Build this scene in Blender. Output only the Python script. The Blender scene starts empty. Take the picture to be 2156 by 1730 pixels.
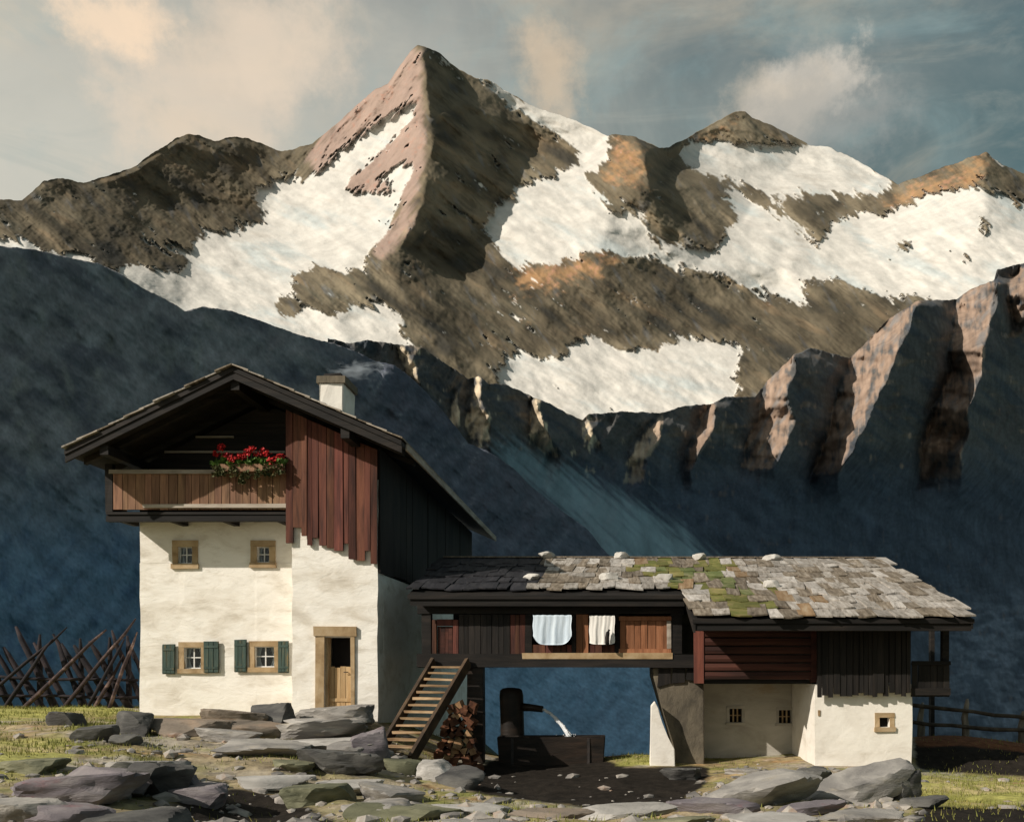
import bpy, bmesh, math, random
import numpy as np
from mathutils import Vector, Matrix, Euler
from mathutils.geometry import delaunay_2d_cdt

random.seed(7)
S = bpy.context.scene
COL = S.collection

# ------------------------------------------------------------------ camera
# Level camera, shifted lens. Picture coordinates below are on a 2156 x 1730 sheet.
F, VX, VY, EYE = 1900.0, 1300.0, 1400.0, 1.30
IW, IH = 2156.0, 1730.0
cd = bpy.data.cameras.new("camera")
cam = bpy.data.objects.new("camera", cd)
COL.objects.link(cam)
cam.location = (0, 0, EYE)
cam.rotation_euler = (math.radians(90), 0, 0)
cd.sensor_fit = 'HORIZONTAL'
cd.sensor_width = 36.0
cd.lens = 36.0 * F / IW
cd.shift_x = (IW / 2 - VX) / IW
cd.shift_y = (VY - IH / 2) / IW
cd.clip_start = 0.1
cd.clip_end = 30000
S.camera = cam

# ------------------------------------------------------------------ light
SUN = Vector((-0.69, -0.48, 0.54)).normalized()
EXPOSURE = 0.2
SKY_STRENGTH = 0.115
S.view_settings.view_transform = 'Standard'
S.view_settings.look = 'None'
S.view_settings.gamma = 1.0
S.view_settings.use_curve_mapping = False
S.view_settings.exposure = EXPOSURE
ld = bpy.data.lights.new("sun", 'SUN')
ld.energy = 4.2
ld.angle = math.radians(0.6)
ld.color = (1.0, 0.915, 0.81)
sun = bpy.data.objects.new("sun", ld)
COL.objects.link(sun)
sun.rotation_euler = SUN.to_track_quat('Z', 'Y').to_euler()
sun.location = (-30, -20, 40)


def link(nt, a, b):
    nt.links.new(a, b)


def build_world():
    w = bpy.data.worlds.new("World")
    S.world = w
    w.use_nodes = True
    nt = w.node_tree
    N = nt.nodes
    N.clear()
    out = N.new('ShaderNodeOutputWorld')
    bg = N.new('ShaderNodeBackground')
    bg.inputs['Strength'].default_value = SKY_STRENGTH
    link(nt, bg.outputs[0], out.inputs[0])
    sky = N.new('ShaderNodeTexSky')
    sky.sky_type = 'NISHITA'
    sky.sun_disc = False
    sky.sun_elevation = math.asin(SUN.z)
    sky.sun_rotation = math.atan2(SUN.x, SUN.y)
    sky.altitude = 1800
    sky.air_density = 1.0
    sky.dust_density = 1.6
    sky.ozone_density = 1.0
    hs = N.new('ShaderNodeHueSaturation')
    hs.inputs['Saturation'].default_value = 0.62
    hs.inputs['Value'].default_value = 0.68
    link(nt, sky.outputs[0], hs.inputs['Color'])
    tint = N.new('ShaderNodeMix'); tint.data_type = 'RGBA'; tint.blend_type = 'MULTIPLY'
    tint.inputs[0].default_value = 1.0
    link(nt, hs.outputs[0], tint.inputs[6])
    tint.inputs[7].default_value = (0.98, 1.03, 0.93, 1)
    tc = N.new('ShaderNodeTexCoord')

    def noise(scale, detail, rot=(0, 0, 0), sc=(1, 1, 1), dist=0.0):
        mp = N.new('ShaderNodeMapping')
        mp.inputs['Rotation'].default_value = rot
        mp.inputs['Scale'].default_value = sc
        link(nt, tc.outputs['Generated'], mp.inputs[0])
        n = N.new('ShaderNodeTexNoise')
        n.inputs['Scale'].default_value = scale
        n.inputs['Detail'].default_value = detail
        n.inputs['Roughness'].default_value = 0.62
        n.inputs['Distortion'].default_value = dist
        link(nt, mp.outputs[0], n.inputs['Vector'])
        return n.outputs['Fac']

    def ramp(v, a, b):
        m = N.new('ShaderNodeMapRange')
        m.interpolation_type = 'SMOOTHSTEP'
        m.inputs['From Min'].default_value = a
        m.inputs['From Max'].default_value = b
        link(nt, v, m.inputs['Value'])
        return m.outputs[0]

    def math_(op, a, b):
        m = N.new('ShaderNodeMath'); m.operation = op
        for i, v in enumerate((a, b)):
            if isinstance(v, (int, float)):
                m.inputs[i].default_value = v
            else:
                link(nt, v, m.inputs[i])
        return m.outputs[0]

    def mix(fac, a, col):
        m = N.new('ShaderNodeMix'); m.data_type = 'RGBA'
        link(nt, fac, m.inputs[0])
        link(nt, a, m.inputs[6])
        m.inputs[7].default_value = (*col, 1)
        return m.outputs[2]

    # thin veil over the whole sky: warm and bright on the sun's side, cooler away from it
    sep = N.new('ShaderNodeSeparateXYZ')
    link(nt, tc.outputs['Generated'], sep.inputs[0])
    side = math_('ADD', sep.outputs[0], math_('MULTIPLY', math_('SUBTRACT', noise(2.6, 6, (0.2, 0.5, 0.3), (1, 1, 1.6), 0.7), 0.5), 0.9))
    side = ramp(side, 0.42, -0.55)
    vm = N.new('ShaderNodeMix'); vm.data_type = 'RGBA'
    link(nt, side, vm.inputs[0])
    vm.inputs[6].default_value = (0.55, 1.08, 1.12, 1)
    vm.inputs[7].default_value = (5.4, 5.15, 4.35, 1)
    cm = N.new('ShaderNodeMix'); cm.data_type = 'RGBA'
    # the veil thins out overhead, shaped to dim and cool the light in shadows
    link(nt, math_('ADD', math_('MULTIPLY', ramp(sep.outputs[2], 0.78, 0.42), 0.55), 0.25), cm.inputs[0])
    link(nt, tint.outputs[2], cm.inputs[6]); link(nt, vm.outputs[2], cm.inputs[7])
    c = cm.outputs[2]
    br = noise(11.0, 6, (0.3, 0.6, 0.1), (0.6, 1.0, 2.6), 0.7)
    c = mix(math_('MULTIPLY', ramp(br, 0.50, 0.70), 0.16), c, (4.4, 4.2, 3.5))
    br2 = noise(9.0, 6, (0.9, 0.2, 0.6), (0.7, 1.0, 2.4), 0.7)
    c = mix(math_('MULTIPLY', ramp(br2, 0.52, 0.72), 0.25), c, (2.3, 2.9, 2.8))
    veil2 = noise(3.4, 7, (0.4, -0.6, 0.2), (1.0, 1.0, 2.0), 0.9)
    c = mix(math_('MULTIPLY', ramp(veil2, 0.50, 0.76), 0.38), c, (5.6, 4.6, 3.3))
    gr = noise(5.0, 7, (0.1, 0.5, 0.9), (1.0, 1.0, 1.8), 0.6)
    c = mix(math_('MULTIPLY', ramp(gr, 0.48, 0.72), 0.45), c, (2.3, 3.3, 3.35))
    # single clouds standing where the painter put them
    def cloud(px, py, r, col, amt, sc=9.0, sq=(1, 1, 1), rot=0.0):
        nonlocal c
        d = Vector(((px - VX) / F, 1.0, (VY - py) / F)).normalized()
        vd = N.new('ShaderNodeVectorMath'); vd.operation = 'DISTANCE'
        nv = N.new('ShaderNodeTexNoise')
        nv.inputs['Scale'].default_value = sc
        nv.inputs['Detail'].default_value = 7
        nv.inputs['Roughness'].default_value = 0.65
        link(nt, tc.outputs['Generated'], nv.inputs['Vector'])
        su = N.new('ShaderNodeVectorMath'); su.operation = 'SUBTRACT'
        link(nt, tc.outputs['Generated'], su.inputs[0]); su.inputs[1].default_value = d
        mp = N.new('ShaderNodeMapping'); mp.inputs['Scale'].default_value = sq
        ro = N.new('ShaderNodeMapping'); ro.inputs['Rotation'].default_value = (0, rot, 0)
        link(nt, su.outputs[0], ro.inputs[0]); link(nt, ro.outputs[0], mp.inputs[0])
        vd.operation = 'LENGTH'
        link(nt, mp.outputs[0], vd.inputs[0])
        dist = math_('DIVIDE', vd.outputs['Value'], r)
        v = math_('ADD', dist, math_('MULTIPLY', math_('SUBTRACT', nv.outputs['Fac'], 0.5), 2.6))
        f = ramp(v, 1.15, 0.35)
        c = mix(math_('MULTIPLY', f, amt), c, col)
    cloud(470, 190, 0.13, (7.2, 5.6, 4.2), 0.42, 13, (1, 1, 2.4), 0.6)
    cloud(600, 110, 0.08, (6.6, 5.4, 4.2), 0.36, 14, (1, 1, 2.4), 0.5)
    cloud(240, 50, 0.045, (8.0, 6.0, 4.2), 0.7, 16, (1, 1, 1.8), 0.2)
    cloud(1165, 140, 0.06, (6.2, 4.7, 3.2), 0.55, 12, (1.6, 1, 1), 0.2)
    cloud(1700, 185, 0.058, (6.8, 6.0, 5.0), 0.65, 22, (1, 1, 1.9), 0.2)
    cloud(1640, 215, 0.06, (4.6, 4.0, 3.2), 0.6, 16, (1, 1, 1.6), 0.4)
    cloud(1720, 260, 0.09, (2.9, 2.9, 2.7), 0.6, 12, (1, 1, 1.5), 0.4)
    link(nt, c, bg.inputs['Color'])


build_world()

# ------------------------------------------------------------------ basics
def WX(px, Y):
    return (px - VX) / F * Y


def WZ(py, Y):
    return EYE + (VY - py) / F * Y


def P(px, py, Y):
    return Vector((WX(px, Y), Y, WZ(py, Y)))


ORIG = {}


def empty(name, loc):
    o = bpy.data.objects.new(name, None)
    o.empty_display_size = 0.2
    o.location = loc
    COL.objects.link(o)
    ORIG[o] = Vector(loc)
    return o


def tag(o, label, cat, group=None):
    o["label"] = label
    o["category"] = cat
    if group:
        o["group"] = group
    return o


def structure(o):
    o["kind"] = "structure"
    return o


def mk(name, verts, faces, mat, parent=None, smooth=False, origin=None):
    """world-space verts -> one mesh object with its origin at its own centre"""
    vs = [Vector(v) for v in verts]
    if origin is None:
        lo = Vector((min(v.x for v in vs), min(v.y for v in vs), min(v.z for v in vs)))
        hi = Vector((max(v.x for v in vs), max(v.y for v in vs), max(v.z for v in vs)))
        origin = (lo + hi) / 2
        if parent is None:
            origin.z = lo.z
    origin = Vector(origin)
    me = bpy.data.meshes.new(name)
    me.from_pydata([tuple(v - origin) for v in vs], [], faces)
    me.update()
    if smooth:
        me.shade_smooth()
    me.materials.append(mat)
    o = bpy.data.objects.new(name, me)
    COL.objects.link(o)
    ORIG[o] = origin
    if parent is not None:
        o.parent = parent
        o.location = origin - ORIG[parent]
    else:
        o.location = origin
    return o


BOXF = [(0, 3, 2, 1), (4, 5, 6, 7), (0, 1, 5, 4), (1, 2, 6, 5), (2, 3, 7, 6), (3, 0, 4, 7)]


def boxv(x0, x1, y0, y1, z0, z1, j=0.0):
    r = random.uniform
    return [(x + r(-j, j), y + r(-j, j), z + r(-j, j)) for (x, y, z) in
            ((x0, y0, z0), (x1, y0, z0), (x1, y1, z0), (x0, y1, z0),
             (x0, y0, z1), (x1, y0, z1), (x1, y1, z1), (x0, y1, z1))]


def box(name, x0, x1, y0, y1, z0, z1, mat, parent=None, j=0.0, bevel=0.0, sub=0):
    v = boxv(x0, x1, y0, y1, z0, z1, j)
    if bevel <= 0 and sub == 0:
        return mk(name, v, BOXF, mat, parent)
    bm = bmesh.new()
    bv = [bm.verts.new(p) for p in v]
    for f in BOXF:
        bm.faces.new([bv[i] for i in f])
    if bevel > 0:
        bmesh.ops.bevel(bm, geom=bm.edges[:], offset=bevel, segments=2, profile=0.6, affect='EDGES')
    if sub:
        bmesh.ops.subdivide_edges(bm, edges=bm.edges[:], cuts=sub, use_grid_fill=True)
        for q in bm.verts:
            q.co += Vector((random.uniform(-j, j), random.uniform(-j, j), random.uniform(-j, j))) * 0.5
    return frombm(name, bm, mat, parent)


def frombm(name, bm, mat, parent=None, smooth=False, origin=None):
    bm.normal_update()
    bm.verts.index_update()
    vs = [v.co.copy() for v in bm.verts]
    fs = [tuple(v.index for v in f.verts) for f in bm.faces]
    bm.free()
    return mk(name, vs, fs, mat, parent, smooth, origin)


def prism_y(name, poly, y0, y1, mat, parent=None, bevel=0.0):
    """poly of (x,z), counter-clockwise seen from -Y"""
    n = len(poly)
    v = [(x, y0, z) for x, z in poly] + [(x, y1, z) for x, z in poly]
    f = [tuple(range(n)), tuple(range(2 * n - 1, n - 1, -1))]
    f += [((i + 1) % n, i, i + n, (i + 1) % n + n) for i in range(n)]
    if bevel > 0:
        bm = bmesh.new()
        bv = [bm.verts.new(p) for p in v]
        for q in f:
            bm.faces.new([bv[i] for i in q])
        bmesh.ops.bevel(bm, geom=bm.edges[:], offset=bevel, segments=2, profile=0.6, affect='EDGES')
        return frombm(name, bm, mat, parent)
    return mk(name, v, f, mat, parent)


def beam(name, a, b, w, h, mat, parent=None, j=0.0, up=(0, 0, 1)):
    """rectangular bar from a to b"""
    a, b = Vector(a), Vector(b)
    d = (b - a).normalized()
    u = Vector(up)
    if abs(d.dot(u)) > 0.95:
        u = Vector((0, 1, 0))
    s = d.cross(u).normalized()
    t = s.cross(d).normalized()
    v = []
    for p in (a, b):
        for sx, sz in ((-1, -1), (1, -1), (1, 1), (-1, 1)):
            v.append(p + s * (w / 2 * sx) + t * (h / 2 * sz) + Vector([random.uniform(-j, j) for _ in range(3)]))
    f = [(0, 1, 2, 3), (7, 6, 5, 4), (0, 4, 5, 1), (1, 5, 6, 2), (2, 6, 7, 3), (3, 7, 4, 0)]
    return mk(name, v, f, mat, parent)


def tube(name, pts, radii, mat, parent=None, n=8, smooth=True, rough=0.0):
    pts = [Vector(p) for p in pts]
    v, f = [], []
    for i, p in enumerate(pts):
        d = (pts[min(i + 1, len(pts) - 1)] - pts[max(i - 1, 0)]).normalized()
        u = Vector((0, 0, 1)) if abs(d.z) < 0.9 else Vector((0, 1, 0))
        s = d.cross(u).normalized()
        t = s.cross(d)
        for k in range(n):
            a = 2 * math.pi * k / n
            r = radii[i] * (1 + random.uniform(-rough, rough))
            v.append(p + s * math.cos(a) * r + t * math.sin(a) * r)
    for i in range(len(pts) - 1):
        for k in range(n):
            f.append((i * n + k, i * n + (k + 1) % n, (i + 1) * n + (k + 1) % n, (i + 1) * n + k))
    f.append(tuple(range(n - 1, -1, -1)))
    b = (len(pts) - 1) * n
    f.append(tuple(b + k for k in range(n)))
    return mk(name, v, f, mat, parent, smooth)


# ------------------------------------------------------------------ materials
MATS = {}


def mat_noise(name, cols, scale=3.0, stretch=(1, 1, 1), rough=0.85, bump=0.3, bscale=None, bdist=0.02,
              detail=8.0, vary=0.0, huev=0.0, dist=0.4, rot=(0, 0, 0), stops=None, second=None, spec=0.25):
    """several colours through a noise, finer noise as relief, per-piece variation"""
    m = bpy.data.materials.new(name)
    m.use_nodes = True
    nt = m.node_tree
    N = nt.nodes
    b = N['Principled BSDF']
    b.inputs['Roughness'].default_value = rough
    b.inputs['Specular IOR Level'].default_value = spec
    tc = N.new('ShaderNodeTexCoord')
    oi = N.new('ShaderNodeObjectInfo')
    add = N.new('ShaderNodeVectorMath'); add.operation = 'ADD'
    mulr = N.new('ShaderNodeMath'); mulr.operation = 'MULTIPLY'; mulr.inputs[1].default_value = 37.0
    link(nt, oi.outputs['Random'], mulr.inputs[0])
    link(nt, tc.outputs['Object'], add.inputs[0])
    link(nt, mulr.outputs[0], add.inputs[1])
    mp = N.new('ShaderNodeMapping')
    mp.inputs['Scale'].default_value = stretch
    mp.inputs['Rotation'].default_value = rot
    link(nt, add.outputs[0], mp.inputs[0])
    n = N.new('ShaderNodeTexNoise')
    n.inputs['Scale'].default_value = scale
    n.inputs['Detail'].default_value = detail
    n.inputs['Roughness'].default_value = 0.6
    n.inputs['Distortion'].default_value = dist
    link(nt, mp.outputs[0], n.inputs['Vector'])
    cr = N.new('ShaderNodeValToRGB')
    e = cr.color_ramp.elements
    k = len(cols)
    st = stops or [0.30 + 0.40 * i / max(k - 1, 1) for i in range(k)]
    e[0].position, e[0].color = st[0], (*cols[0], 1)
    e[1].position, e[1].color = st[-1], (*cols[-1], 1)
    for i in range(1, k - 1):
        q = e.new(st[i]); q.color = (*cols[i], 1)
    link(nt, n.outputs['Fac'], cr.inputs[0])
    c = cr.outputs[0]
    if second:       # (colour, scale, lo, hi, amount): blotches of another colour
        n2 = N.new('ShaderNodeTexNoise')
        n2.inputs['Scale'].default_value = second[1]
        n2.inputs['Detail'].default_value = 6
        n2.inputs['Roughness'].default_value = 0.7
        link(nt, mp.outputs[0], n2.inputs['Vector'])
        mr = N.new('ShaderNodeMapRange'); mr.interpolation_type = 'SMOOTHSTEP'
        mr.inputs['From Min'].default_value = second[2]
        mr.inputs['From Max'].default_value = second[3]
        mr.inputs['To Max'].default_value = second[4]
        link(nt, n2.outputs['Fac'], mr.inputs['Value'])
        mx = N.new('ShaderNodeMix'); mx.data_type = 'RGBA'
        link(nt, mr.outputs[0], mx.inputs[0])
        link(nt, c, mx.inputs[6])
        mx.inputs[7].default_value = (*second[0], 1)
        c = mx.outputs[2]
    if vary or huev:
        hs = N.new('ShaderNodeHueSaturation')
        mr = N.new('ShaderNodeMapRange')
        mr.inputs['To Min'].default_value = 1 - vary
        mr.inputs['To Max'].default_value = 1 + vary
        link(nt, oi.outputs['Random'], mr.inputs['Value'])
        link(nt, mr.outputs[0], hs.inputs['Value'])
        if huev:
            fr = N.new('ShaderNodeMath'); fr.operation = 'FRACT'
            m7 = N.new('ShaderNodeMath'); m7.operation = 'MULTIPLY'; m7.inputs[1].default_value = 7.31
            link(nt, oi.outputs['Random'], m7.inputs[0]); link(nt, m7.outputs[0], fr.inputs[0])
            mh = N.new('ShaderNodeMapRange')
            mh.inputs['To Min'].default_value = 0.5 - huev
            mh.inputs['To Max'].default_value = 0.5 + huev
            link(nt, fr.outputs[0], mh.inputs['Value'])
            link(nt, mh.outputs[0], hs.inputs['Hue'])
        link(nt, c, hs.inputs['Color'])
        c = hs.outputs[0]
    link(nt, c, b.inputs['Base Color'])
    if bump:
        nb = N.new('ShaderNodeTexNoise')
        nb.inputs['Scale'].default_value = bscale or scale * 3
        nb.inputs['Detail'].default_value = 9
        nb.inputs['Roughness'].default_value = 0.65
        nb.inputs['Distortion'].default_value = dist
        link(nt, mp.outputs[0], nb.inputs['Vector'])
        bp = N.new('ShaderNodeBump')
        bp.inputs['Strength'].default_value = bump
        bp.inputs['Distance'].default_value = bdist
        link(nt, nb.outputs['Fac'], bp.inputs['Height'])
        link(nt, bp.outputs[0], b.inputs['Normal'])
    MATS[name] = m
    return m


def mat_attr(name, bump=0.4, bscale=0.05, bdist=2.0, rough=0.95, nscale=0.08, namt=0.25, stretch=(1, 1, 1), spec=0.1):
    """colour kept on the vertices (rock, snow, grass kinds), broken up by noise"""
    m = bpy.data.materials.new(name)
    m.use_nodes = True
    nt = m.node_tree
    N = nt.nodes
    b = N['Principled BSDF']
    b.inputs['Roughness'].default_value = rough
    b.inputs['Specular IOR Level'].default_value = spec
    at = N.new('ShaderNodeVertexColor'); at.layer_name = 'Col'
    tc = N.new('ShaderNodeTexCoord')
    mp = N.new('ShaderNodeMapping'); mp.inputs['Scale'].default_value = stretch
    link(nt, tc.outputs['Object'], mp.inputs[0])
    n = N.new('ShaderNodeTexNoise')
    n.inputs['Scale'].default_value = nscale
    n.inputs['Detail'].default_value = 5
    n.inputs['Roughness'].default_value = 0.65
    link(nt, mp.outputs[0], n.inputs['Vector'])
    mr = N.new('ShaderNodeMapRange')
    mr.inputs['From Min'].default_value = 0.3
    mr.inputs['From Max'].default_value = 0.7
    mr.inputs['To Min'].default_value = 1 - namt
    mr.inputs['To Max'].default_value = 1 + namt
    link(nt, n.outputs['Fac'], mr.inputs['Value'])
    hs = N.new('ShaderNodeHueSaturation')
    link(nt, at.outputs['Color'], hs.inputs['Color'])
    link(nt, mr.outputs[0], hs.inputs['Value'])
    link(nt, hs.outputs[0], b.inputs['Base Color'])
    nb = N.new('ShaderNodeTexNoise')
    nb.inputs['Scale'].default_value = bscale
    nb.inputs['Detail'].default_value = 5
    nb.inputs['Roughness'].default_value = 0.68
    link(nt, mp.outputs[0], nb.inputs['Vector'])
    bp = N.new('ShaderNodeBump')
    bp.inputs['Strength'].default_value = bump
    bp.inputs['Distance'].default_value = bdist
    link(nt, nb.outputs['Fac'], bp.inputs['Height'])
    link(nt, bp.outputs[0], b.inputs['Normal'])
    MATS[name] = m
    return m


# ------------------------------------------------------------------ numpy noise
_rs = np.random.RandomState(5)
_perm = np.concatenate([_rs.permutation(256)] * 3).astype(np.int32)
_grad = _rs.normal(size=(256, 3)); _grad /= np.linalg.norm(_grad, axis=1)[:, None]


def perlin(x, y, z=0.0):
    x = np.asarray(x, float); y = np.asarray(y, float); z = np.zeros_like(x) + z
    xi, yi, zi = np.floor(x).astype(int), np.floor(y).astype(int), np.floor(z).astype(int)
    xf, yf, zf = x - xi, y - yi, z - zi
    u, v, w = (t * t * t * (t * (t * 6 - 15) + 10) for t in (xf, yf, zf))
    xi &= 255; yi &= 255; zi &= 255
    r = 0
    for dx in (0, 1):
        for dy in (0, 1):
            for dz in (0, 1):
                h = _perm[_perm[_perm[(xi + dx) & 255] + ((yi + dy) & 255)] + ((zi + dz) & 255)]
                g = _grad[h]
                d = g[..., 0] * (xf - dx) + g[..., 1] * (yf - dy) + g[..., 2] * (zf - dz)
                r = r + d * (u if dx else 1 - u) * (v if dy else 1 - v) * (w if dz else 1 - w)
    return r * 1.6


def fbm(x, y, z=0.0, o=5, g=0.5):
    r = 0; a = 1.0; s = 0
    for i in range(o):
        r = r + a * perlin(x * 2 ** i, y * 2 ** i, z * 2 ** i + i * 11.7)
        s += a; a *= g
    return r / s


def ridged(x, y, z=0.0, o=5, g=0.55):
    r = 0; a = 1.0; s = 0
    for i in range(o):
        r = r + a * (1 - 2 * np.abs(perlin(x * 2 ** i, y * 2 ** i, z * 2 ** i + i * 7.3)))
        s += a; a *= g
    return r / s


def sstep(v, a, b):
    t = np.clip((v - a) / (b - a), 0, 1)
    return t * t * (3 - 2 * t)


def inpoly(px, py, poly):
    r = np.zeros(px.shape, bool)
    n = len(poly)
    for i in range(n):
        x0, y0 = poly[i]; x1, y1 = poly[(i + 1) % n]
        if y0 == y1:
            continue
        c = ((y0 > py) != (y1 > py)) & (px < (x1 - x0) * (py - y0) / (y1 - y0) + x0)
        r ^= c
    return r


def box_blur(a, r):
    for ax in (0, 1):
        p = np.pad(a, [(r + 1, r) if i == ax else (0, 0) for i in (0, 1)], mode='edge')
        c = np.cumsum(p, axis=ax)
        a = (np.take(c, range(2 * r + 1, c.shape[ax]), ax) - np.take(c, range(0, c.shape[ax] - 2 * r - 1), ax)) / (2 * r + 1)
    return a


class Mask:
    """a soft shape drawn with outlines; value 0.5 on the outline"""
    def __init__(self, adds, subs=(), r=5, ox=-80, oy=0, w=2320, h=1760, step=2):
        self.ox, self.oy, self.step = ox, oy, step
        gx, gy = np.meshgrid(np.arange(ox, ox + w, step), np.arange(oy, oy + h, step))
        m = np.zeros(gx.shape, bool)
        for p in adds:
            m |= inpoly(gx, gy, p)
        for p in subs:
            m &= ~inpoly(gx, gy, p)
        a = m.astype(float)
        for _ in range(2):
            a = box_blur(a, r)
        self.a = a

    def __call__(self, x, y):
        fx = np.clip((x - self.ox) / self.step, 0, self.a.shape[1] - 1.001)
        fy = np.clip((y - self.oy) / self.step, 0, self.a.shape[0] - 1.001)
        i, j = fx.astype(int), fy.astype(int)
        u, v = fx - i, fy - j
        a = self.a
        return (a[j, i] * (1 - u) + a[j, i + 1] * u) * (1 - v) + (a[j + 1, i] * (1 - u) + a[j + 1, i + 1] * u) * v


def grid_object(name, X, Y, Z, col, mat, kind='structure'):
    R, C = X.shape
    v = np.stack([X, Y, Z], -1).reshape(-1, 3)
    idx = np.arange(R * C).reshape(R, C)
    q = np.stack([idx[:-1, :-1], idx[1:, :-1], idx[1:, 1:], idx[:-1, 1:]], -1).reshape(-1, 4)
    me = bpy.data.meshes.new(name)
    me.vertices.add(len(v))
    me.vertices.foreach_set('co', v.astype(np.float32).ravel())
    me.loops.add(len(q) * 4)
    me.loops.foreach_set('vertex_index', q.astype(np.int32).ravel())
    me.polygons.add(len(q))
    me.polygons.foreach_set('loop_start', np.arange(0, len(q) * 4, 4, dtype=np.int32))
    me.update(calc_edges=True)
    me.polygons.foreach_set('use_smooth', np.ones(len(q), bool))
    ca = me.color_attributes.new('Col', 'FLOAT_COLOR', 'POINT')
    c4 = np.concatenate([np.clip(col, 0, 1).reshape(-1, 3), np.ones((len(v), 1))], 1)
    ca.data.foreach_set('color', c4.astype(np.float32).ravel())
    me.materials.append(mat)
    o = bpy.data.objects.new(name, me)
    COL.objects.link(o)
    o["kind"] = kind
    return o


def lerpc(c, d, t):
    return c + (np.asarray(d, float) - c) * t[..., None]


def c4map(p):     # outlines noted on enlargements of the picture
    return [(x * .5143, y * .5143) for x, y in p]


def c5map(p):
    return [(x * .5429 + 985.6, y * .5429 + 123.2) for x, y in p]


def c6map(p):
    return [(x * .6857 + 677.6, y * .6857 + 616) for x, y in p]


# ------------------------------------------------------------------ mountains
def mountain_range():
    top = [(-80, 412), (0, 419), (46, 422), (93, 381), (134, 374), (175, 385), (247, 365), (288, 347), (329, 319), (370, 293),
           (396, 280), (427, 288), (453, 296), (494, 288), (519, 291), (555, 303), (591, 319), (617, 314), (653, 303),
           (689, 278), (720, 252), (756, 216), (787, 190), (818, 175), (843, 139), (864, 108), (879, 95), (892, 98),
           (926, 113), (967, 146), (1003, 165), (1029, 167), (1072, 196), (1127, 226), (1203, 251), (1246, 270),
           (1279, 286), (1290, 283), (1338, 289), (1387, 310), (1406, 310), (1447, 289), (1496, 264), (1528, 245),
           (1550, 236), (1569, 234), (1583, 248), (1626, 264), (1670, 286), (1702, 305), (1746, 310), (1800, 335),
           (1854, 367), (1890, 388), (1941, 370), (1979, 354), (2023, 340), (2066, 324), (2077, 320), (2093, 335),
           (2126, 354), (2160, 367), (2240, 390)]
    dep = [(-80, 2000), (0, 2050), (134, 2250), (396, 2650), (591, 2950), (653, 2980), (787, 2850), (879, 2700), (892, 2700),
           (967, 2950), (1070, 3080), (1279, 3020), (1290, 2940), (1338, 2860), (1406, 3350), (1447, 4000), (1560, 4150),
           (1702, 4350), (1890, 4100), (1941, 3350), (2077, 3000), (2240, 3250)]
    dx_, dy_ = zip(*dep)
    ctrl = []
    sil = []
    for x, y in top:
        sil.append(len(ctrl)); ctrl.append((x, y, float(np.interp(x, dx_, dy_))))
    edges = [(sil[i], sil[i + 1]) for i in range(len(sil) - 1)]

    def line(pts):
        i0 = len(ctrl)
        ctrl.extend(pts)
        edges.extend((i0 + i, i0 + i + 1) for i in range(len(pts) - 1))
    # main arete of the pyramid
    line([(893, 112, 2672), (897, 154, 2630), (905, 247, 2560), (910, 329, 2490), (895, 360, 2450), (892, 411, 2400),
          (874, 473, 2330), (843, 514, 2280), (792, 555, 2220)])
    line([(790, 300, 2830), (800, 400, 2620), (770, 470, 2480)])
    # right face foot
    line([(1130, 300, 3080), (1225, 335, 3000), (1150, 370, 2860), (1060, 415, 2740), (1035, 470, 2640), (1050, 540, 2500), (1090, 585, 2440)])
    # lower buttress
    line([(700, 600, 2100), (840, 610, 2120), (900, 700, 1960), (1000, 800, 1900)])
    line([(960, 560, 2480), (1000, 650, 2280), (1080, 730, 2130)])
    # left ridge foot and cirque
    line([(80, 440, 2080), (250, 540, 2050), (420, 555, 2280)])
    line([(300, 400, 2480), (450, 430, 2600), (550, 460, 2640)])
    line([(60, 530, 1850), (200, 560, 1900), (400, 620, 2050), (560, 680, 1980)])
    line([(600, 400, 2760), (640, 480, 2560), (600, 560, 2300)])
    # glacier
    line([(1160, 420, 2680), (1180, 480, 2540), (1190, 520, 2480)])
    line([(1360, 330, 2720), (1372, 400, 2620), (1330, 420, 2600), (1235, 378, 2780)])
    line([(1290, 440, 2570), (1400, 520, 2540), (1500, 530, 2690), (1560, 470, 2900), (1480, 390, 3050)])
    line([(1640, 420, 3150), (1740, 500, 2850), (1660, 560, 2650), (1450, 575, 2545)])
    line([(1420, 330, 3950), (1600, 410, 3850), (1780, 420, 3750)])
    line([(2070, 380, 2900), (2000, 420, 2960), (1900, 430, 3150), (1800, 440, 3300)])
    line([(1830, 520, 2850), (1960, 520, 2700), (2080, 480, 2680), (2240, 470, 2900)])
    line([(1700, 590, 2620), (1900, 620, 2480), (2240, 600, 2350)])
    # brown rocks in the middle
    line([(1110, 560, 2440), (1180, 545, 2440), (1260, 523, 2440), (1330, 535, 2500), (1420, 570, 2560), (1560, 600, 2640), (1640, 620, 2650)])
    line([(1150, 620, 2280), (1300, 640, 2300), (1450, 660, 2400), (1600, 690, 2400), (1760, 660, 2350), (1900, 650, 2300)])
    line([(1150, 715, 2150), (1300, 720, 2180), (1450, 715, 2220), (1550, 690, 2300)])
    line([(1090, 760, 2060), (1250, 780, 2040), (1400, 780, 2060), (1540, 760, 2100), (1700, 780, 2050)])
    # bottom rim, hidden behind nearer ground
    line([(-80, 700, 1700), (300, 760, 1700), (735, 820, 1750), (1000, 930, 1750), (1300, 950, 1800), (1600, 930, 1850), (1900, 800, 2050), (2240, 720, 2150)])
    line([(-80, 1000, 1600), (1100, 1050, 1650), (2240, 1000, 1900)])
    V = [Vector((p[0], p[1])) for p in ctrl]
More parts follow.
